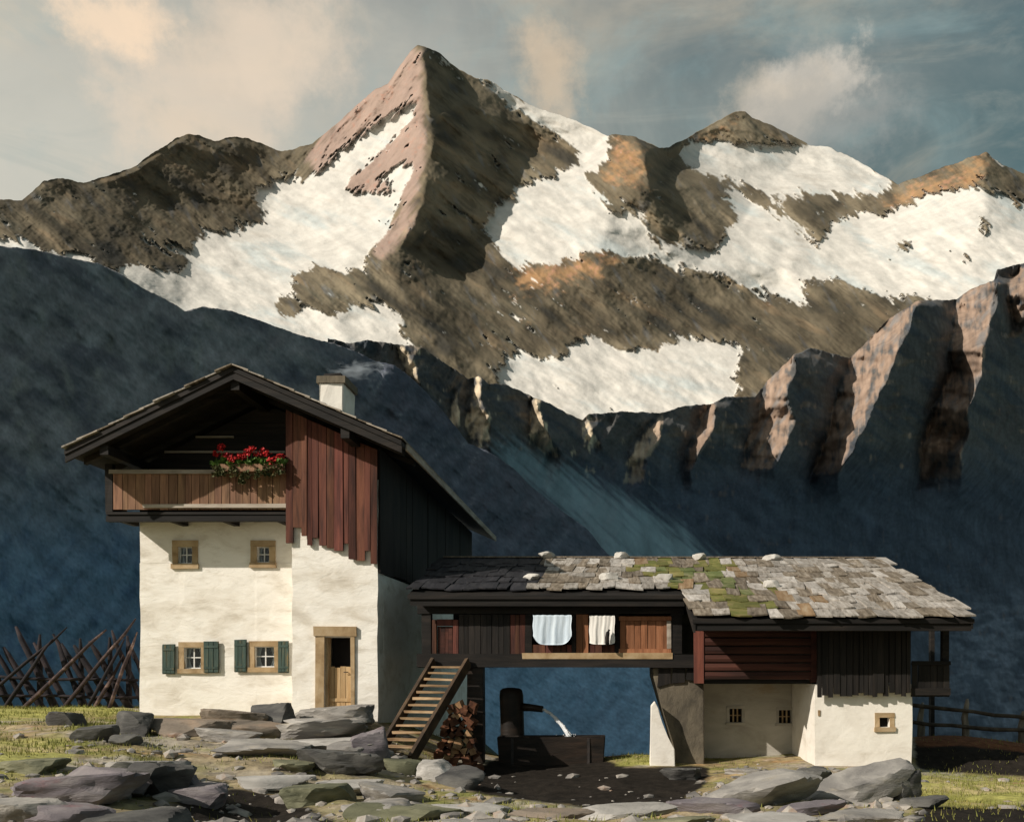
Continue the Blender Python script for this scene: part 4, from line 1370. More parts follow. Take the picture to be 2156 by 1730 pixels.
    tube('latch', [(x1 - 0.12, YB + 0.12, zm - 0.12), (x1 - 0.12, YB + 0.07, zm - 0.12), (x1 - 0.20, YB + 0.07, zm - 0.12)], [0.012] * 3, M['iron'], d, 6)
    # chimney
    cy = 26.0
    cx0, cx1 = WX(672, cy), WX(722, cy)
    c = box('chimney', cx0, cx1, cy, cy + 1.15, roof_z(cx1) - 0.4, WZ(806, cy), M['plaster2'], h, 0.03, 0.03, 2)
    box('chimney_cap', cx0 - 0.07, cx1 + 0.07, cy - 0.07, cy + 1.22, WZ(806, cy) + 0.004, WZ(792, cy), M['stone'], c, 0.02)
    box('chimney_pot', cx0 + 0.08, cx1 - 0.08, cy + 0.1, cy + 1.0, WZ(792, cy) + 0.004, WZ(784, cy), M['black'], c, 0.03)
    return h


farmhouse()


def leaf_quads(v, f, c, r, n, up=0.5, droop=0.0):
    for _ in range(n):
        p = Vector((random.gauss(0, 1), random.gauss(0, 1), random.gauss(0, 1)))
        p = p.normalized() * (random.random() ** 0.4)
        p = Vector((p.x * r[0], p.y * r[1], p.z * r[2])) + c
        nrm = Vector((random.gauss(0, .6), random.gauss(-.6, .5), random.gauss(up, .5))).normalized()
        a = nrm.orthogonal().normalized(); b = nrm.cross(a)
        t = random.uniform(0, 6.28); a, b = a * math.cos(t) + b * math.sin(t), b * math.cos(t) - a * math.sin(t)
        yield p, nrm, a, b


def flower_box():
    x0, x1 = WX(462, YB), WX(604, YB)
    z = WZ(988, YB)
    fb = empty('flower_box', ((x0 + x1) / 2, YB - 0.2, z))
    tag(fb, 'window box of red geraniums hanging on the brown balcony rail', 'flower box')
    leafm = mat_noise('geranium_leaf', [(0.045, 0.085, 0.016), (0.10, 0.18, 0.035), (0.16, 0.25, 0.06)], scale=6, rough=0.6, bump=0.2)
    darkl = mat_noise('trailing_leaf', [(0.030, 0.045, 0.014), (0.075, 0.080, 0.028), (0.14, 0.105, 0.045)], scale=6, rough=0.7, bump=0.2)
    redm = mat_noise('geranium_petal', [(0.20, 0.008, 0.010), (0.42, 0.015, 0.016), (0.55, 0.035, 0.030)], scale=9, rough=0.55, bump=0.2, vary=0.25)
    box('box', x0, x1, YB - 0.27, YB - 0.085, z - 0.10, z + 0.08, M['brownboard'], fb, 0.006)

    def leaves(name, mat, cs, rr, n, size):
        v, f = [], []
        for c in cs:
            for p, nr, a, b in leaf_quads(v, f, c, rr, n):
                s = size * random.uniform(.6, 1.3)
                i = len(v)
                pts = [(math.cos(t) * s, math.sin(t) * s * .8) for t in np.linspace(0, 2 * math.pi, 7)[:-1]]
                v.extend(p + a * q[0] + b * q[1] + nr * (0.25 * s * (-1 if k % 2 else 1)) for k, q in enumerate(pts))
                f.append(tuple(range(i, i + 6)))
        return mk(name, v, f, mat, fb)
    xs = np.linspace(x0 + .05, x1 - .05, 9)
    for x in xs:
        leaves('foliage', leafm, [Vector((x + random.uniform(-.05, .05), YB - 0.20, z + 0.12 + random.uniform(-.04, .04)))], (0.14, 0.13, 0.09), 46, 0.052)
    for x in xs:
        leaves('trailing_foliage', darkl, [Vector((x + random.uniform(-.06, .06), YB - 0.30, z - 0.10 - 0.22 * max(0, math.sin((x - x0) * 2.2)) * random.random()))], (0.12, 0.06, 0.15), 34, 0.045)
    for k in range(15):
        x = x0 - 0.06 + (x1 - x0 + .04) * (k + .5) / 15
        c = Vector((x + random.uniform(-.04, .04), YB - 0.2 + random.uniform(-.1, .08), z + 0.32 + random.uniform(-.11, .11) + .08 * math.sin(k * .9)))
        v, f = [], []
        for p, nr, a, b in leaf_quads(v, f, c, (0.105, 0.09, 0.085), 60, .7):
            s = random.uniform(.018, .035)
            i = len(v)
            v.extend([p + a * s, p + b * s, p - a * s + nr * s * .5, p - b * s])
            f.append((i, i + 1, i + 2, i + 3))
        bl = mk('blossom', v, f, redm, fb)
        tube('stem', [(c.x, c.y, z + 0.02), (c.x, c.y, c.z)], [0.006, 0.005], leafm, bl, 5)
    return fb


flower_box()

# ------------------------------------------------------------------ barn with the bridge to the house
AY0, AYB, AYR, AYK = 19.4, 21.43, 25.4, 31.0     # barn eave, bridge eave, ridge, rear eave
AZ0, ASL = WZ(1300, 19.4), 0.33
AXL, AXS, AXE, AXR = WX(858, AYB), 1.62, WX(2052, AY0), WX(1842, AYR)


def aroof(y):
    return AZ0 + ASL * (y - AY0) if y <= AYR else AZ0 + ASL * (AYR - AY0) - 0.34 * (y - AYR)


def xright(y):
    t = (y - AY0) / (AYR - AY0)
    return AXE + (AXR - AXE) * min(max(t, 0), 1)


def barn():
    b = empty('barn', (2, 25, -1.2))
    tag(b, 'low barn with mossy shingle roof, joined to the house by a wooden bridge room', 'barn')
    # --- roof deck
    th = 0.12

    def slab(name, pts, mat, parent, t=th):
        """pts: (x,y) corners on the roof plane, counter-clockwise from above"""
        n = len(pts)
        v = [(x, y, aroof(y) - t) for x, y in pts] + [(x, y, aroof(y) - 0.03) for x, y in pts]
        f = [tuple(range(n - 1, -1, -1)), tuple(range(n, 2 * n))] + [(i, (i + 1) % n, (i + 1) % n + n, i + n) for i in range(n)]
        return mk(name, v, f, mat, parent)
    deck = slab('roof', [(AXS, AY0), (AXE, AY0), (AXR, AYR), (AXS, AYR)], M['black'], b)
    deckb = slab('roof', [(AXL, AYB), (AXS - .003, AYB), (AXS - .003, AYR), (AXL, AYR)], M['black'], b)
    slab('roof', [(AXL, AYR + .002), (AXR, AYR + .002), (AXR, AYK), (AXL, AYK)], M['black'], b)
    box('ridge_board', AXL + .1, AXR, AYR - 0.16, AYR + 0.02, aroof(AYR) + 0.012, aroof(AYR) + 0.05, SH[2], deck, 0.02)
    # --- shingles: each its own piece, meshes shared
    ang = math.atan(ASL)
    protos = []
    for k in range(6):
        w, l = 0.335 * (1 + random.uniform(-.08, .08)), 1.02
        r = lambda q: random.uniform(-q, q)
        v = [(-w / 2 + r(.02), -l / 2 + r(.05), 0), (-w * .1, -l / 2 + r(.05), 0), (w / 2 + r(.02), -l / 2 + r(.05), 0),
             (w / 2 + r(.012), l / 2, 0), (-w / 2 + r(.012), l / 2, 0)]
        t = 0.034
        v += [(x, y, t + r(.006)) for x, y, z in v]
        f = [(4, 3, 2, 1, 0), (5, 6, 7, 8, 9), (0, 1, 6, 5), (1, 2, 7, 6), (2, 3, 8, 7), (3, 4, 9, 8), (4, 0, 5, 9)]
        me = bpy.data.meshes.new('shingle'); me.from_pydata(v, [], f); me.update(); me.materials.append(SH[0])
        protos.append(me)
    slope_len = (AYR - AY0) / math.cos(ang)
    NC = 10
    exp = slope_len / NC
    moss = [(1440, 1210), (1400, 1190), (1500, 1215), (1540, 1235), (1590, 1250), (1470, 1200), (1560, 1262)]
    for r in range(NC):
        yc0 = AY0 + r * exp * math.cos(ang)            # lower edge of the course
        ym = yc0 + 0.46 * math.cos(ang)
        xa = AXS if yc0 < AYB - 0.15 else AXL
        x = xa + random.uniform(-0.1, 0.05)
        while x < xright(yc0) - 0.06:
            w = random.uniform(0.26, 0.41)
            xc = x + w / 2
            o = bpy.data.objects.new('shingle', random.choice(protos))
            COL.objects.link(o)
            yy = ym + random.uniform(-.11, .09)
            zz = aroof(yy) + 0.008 + random.uniform(0, .03)
            if yy + .5 > AYR:
                yy = AYR - 0.5; zz = aroof(yy) + 0.02
            pr = deck if xc > AXS else deckb
            o.parent = pr
            ORIG[o] = Vector((xc, yy, zz))
            o.location = ORIG[o] - ORIG[pr]
            o.rotation_euler = (ang - 0.03 + random.uniform(-.025, .02), random.uniform(-.07, .07), random.uniform(-.13, .09))
            o.scale = (w / 0.335 * 0.985, 1, 1)
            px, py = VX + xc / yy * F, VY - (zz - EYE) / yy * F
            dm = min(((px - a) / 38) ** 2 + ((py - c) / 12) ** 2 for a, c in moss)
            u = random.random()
            dark = px < 1112 + (1250 - py) * 0.55  # the house's cast shadow, painted as dark shingles
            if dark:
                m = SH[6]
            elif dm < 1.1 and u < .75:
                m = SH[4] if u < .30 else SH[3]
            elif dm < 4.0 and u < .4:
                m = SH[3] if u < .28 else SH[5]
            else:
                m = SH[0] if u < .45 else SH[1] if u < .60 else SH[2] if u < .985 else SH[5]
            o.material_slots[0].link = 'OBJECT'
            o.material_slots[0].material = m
            x += w
    # --- eave boards
    box('eave_board', AXS + .02, AXE - .05, AY0 + 0.05, AY0 + 0.10, AZ0 - 0.28, AZ0 - 0.10, M['black'], b, 0.008)
    box('eave_board', AXL + .05, AXS - .02, AYB + 0.05, AYB + 0.10, aroof(AYB) - 0.28, aroof(AYB) - 0.10, M['black'], b, 0.008)
    v = []
    for (y, zt) in ((AY0 + 0.02, AZ0 - 0.04), (AYR, aroof(AYR) - 0.04)):
        v += [(xright(y) - .06, y, zt - .2), (xright(y) - .02, y, zt - .2), (xright(y) - .02, y, zt), (xright(y) - .06, y, zt)]
    mk('barge_board', v, [(0, 1, 2, 3), (7, 6, 5, 4), (0, 4, 5, 1), (1, 5, 6, 2), (2, 6, 7, 3), (3, 7, 4, 0)], M['black'], b)
    v = []
    for (y, zt) in ((AY0 + 0.02, AZ0 - 0.06), (AYB + .05, aroof(AYB) - 0.06)):
        v += [(AXS + .01, y, zt - .26), (AXS + .06, y, zt - .26), (AXS + .06, y, zt), (AXS + .01, y, zt)]
    mk('barge_board', v, [(0, 1, 2, 3), (7, 6, 5, 4), (0, 4, 5, 1), (1, 5, 6, 2), (2, 6, 7, 3), (3, 7, 4, 0)], M['black'], b)

    # --- bridge room
    Y = 21.9
    X = lambda p: WX(p, Y)
    Z = lambda p: WZ(p, Y)
    zfl = Z(1376)
    box('floor', X(888), X(1440), Y + 0.03, Y + 4.2, Z(1398), zfl - .02, M['black'], b)
    box('floor_beam', X(880), X(1482), Y - 0.10, Y + 0.02, Z(1404), zfl - .004, M['black'], b, 0.012)
    box('head_beam', X(880), X(1440), Y - 0.06, Y + 0.10, Z(1292), aroof(Y) - 0.14, M['black'], b, 0.01)
    box('rear_wall', X(888), X(1440), Y + 4.2, Y + 4.3, Z(1398), aroof(Y + 4.25) - .14, M['blackv'], b)
    for a, c in ((888, 908), (1106, 1120), (1204, 1212), (1294, 1304), (1412, 1436)):
        box('post', X(a), X(c), Y - 0.03, Y + 0.12, zfl, Z(1292) - .002, M['black'], b, 0.008)
    # doorway by the stair
    d = box('door', X(920), X(953), Y + 0.06, Y + 0.10, zfl, Z(1318), M['black'], b)
    box('jamb', X(910), X(919), Y - 0.02, Y + 0.10, zfl + .002, Z(1304), M['redboard'], d, 0.006)
    box('jamb', X(954), X(965), Y - 0.02, Y + 0.10, zfl + .002, Z(1304), M['redboard'], d, 0.006)
    box('lintel', X(920), X(953), Y - 0.025, Y + 0.10, Z(1317), Z(1303), M['redboard'], d, 0.006)
    boards('door_board', X(921), X(952), Y + 0.035, Y + 0.055, zfl + .01, Z(1319), 4, M['redlog'], d, 0.008, 0.003, 0.004)
    boards('board', X(966), X(1074), Y - 0.01, Y + 0.03, zfl, Z(1293), 9, M['blackv'], b, 0.010, 0.006, 0.010)
    boards('board', X(1075), X(1106), Y - 0.025, Y + 0.015, zfl, Z(1294), 3, M['redboard'], b, 0.010, 0.006, 0.008)
    boards('board', X(1213), X(1239), Y - 0.03, Y + 0.012, zfl, Z(1293), 2, M['orangeboard'], b, 0.010, 0.006, 0.008)
    boards('board', X(1305), X(1412), Y - 0.025, Y + 0.015, zfl, Z(1297), 7, M['orangeboard'], b, 0.010, 0.006, 0.008)
    for z0, z1 in ((1378, 1366), (1306, 1298)):
        box('panel_rail', X(1303), X(1413), Y - 0.055, Y - 0.032, Z(z0), Z(z1), M['orangeboard'], b, 0.006)
    box('panel_stile', X(1404), X(1413), Y - 0.06, Y - 0.034, Z(1365), Z(1307), M['greywood'], b, 0.006)
    # parapets under the two openings, and the pale sill running along
    boards('board', X(1120), X(1204), Y - 0.0, Y + 0.03, zfl, Z(1357), 6, M['redboard'], b, 0.01, 0.005, 0.006)
    boards('board', X(1239), X(1294), Y - 0.0, Y + 0.03, zfl, Z(1357), 4, M['redboard'], b, 0.01, 0.005, 0.006)
    box('sill_board', X(1100), X(1416), Y - 0.115, Y - 0.06, Z(1386), Z(1374), M['ochre'], b, 0.012)
    # supports
    box('post', X(984), X(1018), Y - 0.02, Y + 0.28, -1.9, Z(1404) - .003, M['wetwood'], b, 0.02, 0.02)
    yb = Y + 3.9
    box('post', WX(1003, yb), WX(1020, yb), yb, yb + 0.2, -2.6, Z(1398) - .003, M['wetwood'], b, 0.02)
    # stone haunch carrying the right-hand end
    poly = [(1375, 1405), (1376, 1425), (1385, 1455), (1398, 1500), (1414, 1548), (1424, 1580), (1424, 1660), (1484, 1660), (1482, 1405)]
    pl = [(X(a), Z(c)) for a, c in poly]
    prism_y('haunch_wall', pl, Y + 0.08, Y + 2.6, M['stone'], b, 0.03)
    for k in range(3):
        a = 1384 + 30 * k
        v = [(X(a), Y + .03 - .01 * k, Z(1446 - 8 * k)), (X(a + 28), Y + .03 - .01 * k, Z(1438 - 2 * k)), (X(a + 28), Y + .075, Z(1438 - 2 * k)), (X(a), Y + .075, Z(1446 - 8 * k)),
             (X(a + 3), Y + .03 - .01 * k, Z(1407)), (X(a + 28), Y + .03 - .01 * k, Z(1407)), (X(a + 28), Y + .075, Z(1407)), (X(a + 3), Y + .075, Z(1407))]
        mk('haunch_board', v, BOXF, M['blackv'], b)
    # made-up whitewashed foot, added for a sunlit strip of the wall behind
    yw = Y - 0.35
    poly = [(1371, 1486), (1379, 1476), (1386, 1490), (1394, 1520), (1406, 1550), (1420, 1576), (1422, 1625), (1368, 1625), (1370, 1560)]
    prism_y('sunlit_strip', [(WX(a, yw), WZ(c, yw)) for a, c in poly][::-1], yw, Y + 0.06, M['plaster2'], b, 0.02)

    # --- barn: log room, boarded room, masonry below
    YL = 20.75
    X = lambda p: WX(p, YL); Z = lambda p: WZ(p, YL)
    zb, zt = Z(1430), Z(1306)
    nl = 7
    for k in range(nl):
        za = zb + (zt - zb) * k / nl; zc = zb + (zt - zb) * (k + 1) / nl - 0.008
        v, f = [], []
        n = 8
        xs = (X(1484), X(1706))
        prof = [(0.0, 0.02), (-0.045, 0.10), (-0.06, 0.5), (-0.045, .9), (0.0, .98), (.14, .98), (.14, .02)]
        for x in xs:
            for dy, q in prof:
                v.append((x, YL + dy + random.uniform(-.004, .004), za + (zc - za) * q))
        m_ = len(prof)
        f = [tuple(range(m_ - 1, -1, -1)), tuple(range(m_, 2 * m_))] + [(i, (i + 1) % m_, (i + 1) % m_ + m_, i + m_) for i in range(m_)]
        mk('log', v, f, M['redlog'] if k not in (nl - 1,) else M['black'], b)
    box('post', X(1462), X(1482), YL - 0.05, YL + 0.14, Z(1437), zt, M['redboard'], b, 0.01)
    box('post', X(1707), X(1721), YL - 0.06, YL + 0.14, Z(1436), zt, M['redlog'], b, 0.01)
    box('plate', X(1458), X(1940), YL - 0.03, YL + 0.2, zt + .002, aroof(YL) - .14, M['black'], b, 0.008)
    box('floor', X(1470), X(1722), YL + 0.15, YL + 5, zb - 0.10, zb - .01, M['black'], b)
    box('rear_wall', X(1470), WX(1920, 20.5), 29.0, 29.3, -3.0, aroof(29.0) - .14, M['stone'], b)
    # masonry set back under the log room, its shade painted in as grey
    YG = 23.2
    gw = []
    for (a, c, e, g) in ((1536, 1562, 1491, 1520), (1640, 1666, 1494, 1522)):
        gw.append((WX(a, YG), WX(c, YG), WZ(g, YG), WZ(e, YG)))
    gx0, wx0, wx1 = WX(1478, YG), WX(1716, 20.5), WX(1920, 20.5)
    wall_with_holes('wall', gx0, wx0, YG, YG + 0.5, -2.2, WZ(1422, YG), gw, M['shadegreyplaster'], b)
    for r in gw:
        w = window(b, *r, YG, None, fw=0.07, mullion=False, curtain=False, fmat='shadegreyplaster', proud=0.02)
        xm = (r[0] + r[1]) / 2
        for q in (.33, .66):
            x = r[0] + (r[1] - r[0]) * q
            box('bar', x - .018, x + .018, YG + .06, YG + .09, r[2] + .004, r[3] - .004, M['ochre'], w)
        box('bar', r[0] + .004, r[1] - .004, YG + .092, YG + .112, (r[2] + r[3]) / 2 - .015, (r[2] + r[3]) / 2 + .015, M['ochre'], w)
    # white projecting block
    YW = 20.5
    ww = (WX(1852, YW), WX(1873, YW), WZ(1530, YW), WZ(1510, YW))
    wall_with_holes('wall', wx0 + .002, wx1, YW, YW + 0.45, -2.2, WZ(1440, YW), [ww], M['plaster2'], b)
    box('wall', wx0 + .002, wx0 + 0.4, YW + 0.45, YG + .45, -2.2, WZ(1424, YW), M['plaster2'], b, 0.0, 0.0)
    box('wall', wx1 - 0.4, wx1, YW + 0.45, 29.0, -3.0, WZ(1440, YW), M['plaster2'], b)
    window(b, *ww, YW, None, fw=0.11, mullion=False, curtain=False, fmat='ochre', proud=0.02)
    box('niche', WX(1722, YW), WX(1727, YW), YW - .02, YW + .01, WZ(1506, YW), WZ(1494, YW), M['ochre'], b, .004)
    # boarded room above it
    YV = 20.3
    def foot(x):
        return WZ(1461 + random.choice([-3, 0, 2, 4, 6]), YV)
    boards('board', WX(1722, YV), WX(1918, YV), YV, YV + 0.06, foot, WZ(1308, YV), 17, M['blackv'], b, 0.012, 0.008, 0.014)
    box('boarding_back', WX(1722, YV), WX(1918, YV), YV + 0.085, YV + 0.13, WZ(1440, YV) + .02, WZ(1308, YV), M['black'], b)
    # open gallery at the far end
    yg = 20.45
    X = lambda p: WX(p, yg); Z = lambda p: WZ(p, yg)
    boards('board', X(1920), X(1999), yg, yg + 0.04, Z(1466), Z(1395), 6, M['blackv'], b, 0.010, 0.006, 0.008)
    box('gallery_rail', X(1918), X(2000), yg - 0.045, yg - .02, Z(1399), Z(1391), M['black'], b, 0.008)
    box('gallery_rail', X(1918), X(2000), yg - 0.045, yg - .02, Z(1462), Z(1448), M['black'], b, 0.008)
    box('post', X(1986), X(2000), yg + .05, yg + 0.2, Z(1466), aroof(yg) - .13, M['black'], b, 0.008)
    box('floor', X(1919), X(1999), yg + .045, 28.8, Z(1466), Z(1462), M['black'], b)
    box('post', WX(1960, 28.5), WX(1968, 28.5), 28.5, 28.7, -2.4, aroof(28.5) - .13, M['black'], b)
    box('head_beam', X(1919), X(2004), yg + .05, yg + .2, Z(1318), aroof(yg) - .135, M['black'], b, .006)
    return b


barn()


def roof_stones():
    rm = mat_noise('roof_stone', [(0.30, 0.28, 0.25), (0.48, 0.46, 0.42), (0.60, 0.58, 0.54)], scale=4, rough=0.9, bump=0.6, bscale=9, bdist=0.02)
    spots = [(1151, 1173, 'first pale stone from the house on the barn roof ridge'),
             (1308, 1173, 'second pale stone from the house on the barn roof ridge'),
             (1470, 1176, 'third pale stone on the ridge, above the mossy shingles'),
             (1625, 1178, 'fourth pale stone on the ridge, right of the moss'),
             (1122, 1219, 'pale stone lowest on the roof near its shaded left end'),
             (1284, 1218, 'pale stone halfway down the roof above the pale blue sheet'),
             (1404, 1219, 'pale stone halfway down the roof just left of the moss'),
             (1627, 1234, 'pale stone halfway down the roof right of the moss')]
    for k, (px, py, lab) in enumerate(spots):
        # where that line of sight meets the roof plane
        s = (VY - py) / F
        y = (AZ0 - ASL * AY0 - EYE + .06) / (s - ASL)
        y = min(y, AYR - 0.12)
        p = Vector(((px - VX) / F * y, y, aroof(y) + 0.0))
        o = rock_mesh('roof_stone', p, (0.22, 0.17, 0.15), 300 + k, rm, sub=3, sink=-0.03)
        tag(o, lab, 'stone', 'stones weighing down the barn roof')


def rock_mesh(name, p, size, seed, mat, sub=3, sink=0.25, rot=(0, 0, 0), planes=11, flat=0.55, rough=0.16, parent=None):
    """angular stone: many cut planes, softened and roughened; p = point of the ground it sits on"""
    rs = np.random.RandomState(seed)
    bm = bmesh.new()
    bmesh.ops.create_icosphere(bm, subdivisions=sub, radius=1.0)
    V = np.array([v.co[:] for v in bm.verts])
    nr = rs.normal(size=(planes, 3)); nr[:, 2] *= 0.8; nr /= np.linalg.norm(nr, axis=1)[:, None]
    nr = np.concatenate([nr, [(0.1 * rs.normal(), 0.1 * rs.normal(), 1), (0, 0, -1)]])
    h = rs.uniform(0.62, 0.95, len(nr)); h[-2] = flat; h[-1] = 0.7
    d = V @ nr.T
    with np.errstate(divide='ignore'):
        rad = np.where(d > 0.05, h[None] / np.maximum(d, 0.05), 9.0)
    rad = np.minimum(rad.min(1), 1.25)
    n = fbm(V[:, 0] * 1.7 + seed, V[:, 1] * 1.7, V[:, 2] * 1.7 + 3, 5, .55)
    rad = rad * (1 + rough * n)
    V = V * rad[:, None]
    E = Euler(rot).to_matrix()
    V = (V * np.array(size)[None]) @ np.array(E).T
    z0 = V[:, 2].min()
    hgt = V[:, 2].max() - z0
    V[:, 2] -= z0 + sink * hgt
    fs = [tuple(v.index for v in f.verts) for f in bm.faces]
    bm.free()
    V += np.array(p)[None]
    o = mk(name, V, fs, mat, parent, True, origin=p)
    o.data.set_sharp_from_angle(angle=math.radians(24))
    return o


roof_stones()


def hanging_sheet(name, px0, px1, py0, py1, Y, mat, label, round_=0.0):
    x0, x1, z0, z1 = WX(px0, Y), WX(px1, Y), WZ(py1, Y), WZ(py0, Y)
    v, f = [], []
    nx, nz = 28, 18
    for t_ in (0.0, 0.012):
        for i in range(nx + 1):
            a = i / nx
            for k in range(nz + 1):
                q = k / nz
                c = 1 - round_ * (abs(2 * a - 1) ** 5)       # lower corners rounded off
                z = z1 - (z1 - z0) * q * c
                fold = 0.013 * math.sin(a * 17 + 1.5 * q) * (0.3 + q) + 0.006 * math.sin(a * 39 + 2 * q)
                v.append((x0 + (x1 - x0) * a + 0.008 * math.sin(q * 9), Y + fold + t_ - 0.02 * q, z))
    m_ = (nx + 1) * (nz + 1)
    for s in (0, 1):
        for i in range(nx):
            for k in range(nz):
                a = s * m_ + i * (nz + 1) + k
                q = (a, a + 1, a + nz + 2, a + nz + 1)
                f.append(q if s == 0 else q[::-1])
    for i in range(nx):
        for k in (0, nz):
            a = i * (nz + 1) + k
            f.append((a, a + nz + 1, a + nz + 1 + m_, a + m_))
    for k in range(nz):
        for i in (0, nx):
            a = i * (nz + 1) + k
            f.append((a, a + m_, a + 1 + m_, a + 1))
    o = mk(name, v, f, mat, None, True)
    tag(o, label, 'sheet')
    return o


hanging_sheet('bed_sheet', 1122, 1203, 1294, 1357, 21.66, M['bluelinen'], 'pale blue sheet with rounded lower corners hung in the bridge opening', 0.30)
hanging_sheet('bed_sheet', 1241, 1294, 1295, 1356, 21.68, M['linen'], 'plain white sheet hung in the narrower bridge opening beside russet panel', 0.05)
tube('wooden_peg', [P(1279, 1358, 21.58), P(1278, 1342, 21.57), P(1280, 1331, 21.57), P(1283, 1325, 21.58)], [0.05, 0.05, 0.045, 0.03], M['black'], None, 8)
tag(bpy.data.objects['wooden_peg'], 'dark rounded wooden peg standing before the white sheet', 'peg')


# ------------------------------------------------------------------ stair, woodpile, fountain
def staircase():
    s = empty('staircase', P(850, 1600, 19.8))
    tag(s, 'steep open wooden stair leaning from rocks up to the bridge room', 'staircase')
    bl, br = P(806, 1560, 19.85), P(878, 1592, 19.55)
    tl, tr = P(912, 1394, 21.75), P(984, 1396, 21.75)
    bl.z = br.z = (bl.z + br.z) / 2
    for a, c in ((bl, tl), (br, tr)):
        d = (c - a).normalized()
        beam('stringer', a - d * 0.30, c + d * 0.05, 0.085, 0.24, M['stringer'], s, 0.012)
    n = 13
    for k in range(n):
        t = (k + 0.3) / n
        l, r = bl.lerp(tl, t), br.lerp(tr, t)
        l = l.lerp(r, 0.055); r = r.lerp(l, 0.055)
        m_ = (l + r) / 2
        fw = Vector((-(r - l).y, (r - l).x, 0)).normalized()
        wid = 0.23
        u = [l - fw * wid * .55, r - fw * wid * .55, r + fw * wid * .45, l + fw * wid * .45]
        v = [p + Vector((0, 0, -0.025)) for p in u] + [p + Vector((0, 0, 0.025)) for p in u]
        v = [p + Vector([random.uniform(-.012, .012) for _ in range(3)]) for p in v]
        mk('tread', v, BOXF, M['stairwood'], s)
    # hand rail
    a, c = br + Vector((0.05, 0, 0.75)), tr + Vector((0.05, 0, 0.75))
    return s


staircase()


def woodpile():
    base = P(962, 1622, 20.9)
    w = empty('woodpile', base)
    tag(w, 'leaning stack of rust brown firewood between the stair and black post', 'woodpile')
    random.seed(41)
    x0, x1 = WX(934, 20.9), WX(1006, 20.9)
    z = gz(base.x, 20.9) - 0.15
    row = 0
    top = WZ(1484, 20.9)
    while z < top - .05:
        t = max(0, (z - base.z)) / (top - base.z)
        xl = WX(912, 20.9) * (1 - t) + WX(946, 20.9) * t
        xr = WX(1010, 20.9) * (1 - t) + WX(1000, 20.9) * t
        r = random.uniform(0.065, 0.095)
        x = xl + r + random.uniform(0, .06)
        while x < xr - r * .5:
            rr = random.uniform(0.075, 0.135)
            L = random.uniform(0.40, 0.52)
            yf = 20.72 + random.uniform(-.10, .08)
            n = random.choice([3, 4, 4, 5])
            ph = random.uniform(0, 6.28)
            c1 = Vector((x, yf, z + rr)); c2 = Vector((x + random.uniform(-.06, .06), yf + L, z + rr + random.uniform(-.04, .04)))
            v, f = [], []
            for c in (c1, c1.lerp(c2, .5), c2):
                for k in range(n):
                    a = ph + 2 * math.pi * k / n
                    q = rr * random.uniform(.88, 1.12)
                    v.append(c + Vector((math.cos(a) * q, random.uniform(-.015, .015), math.sin(a) * q)))
            f = [tuple(range(n)), tuple(range(3 * n - 1, 2 * n - 1, -1))]
            for s_ in (0, 1):
                f += [((k + 1) % n + s_ * n, k + s_ * n, k + s_ * n + n, (k + 1) % n + s_ * n + n) for k in range(n)]
            mk('log', v, f, M['cut'] if random.random() < .22 else M['bark'], w)
            x += rr * 1.85
        z += r * 1.55
        row += 1
    return w


woodpile()


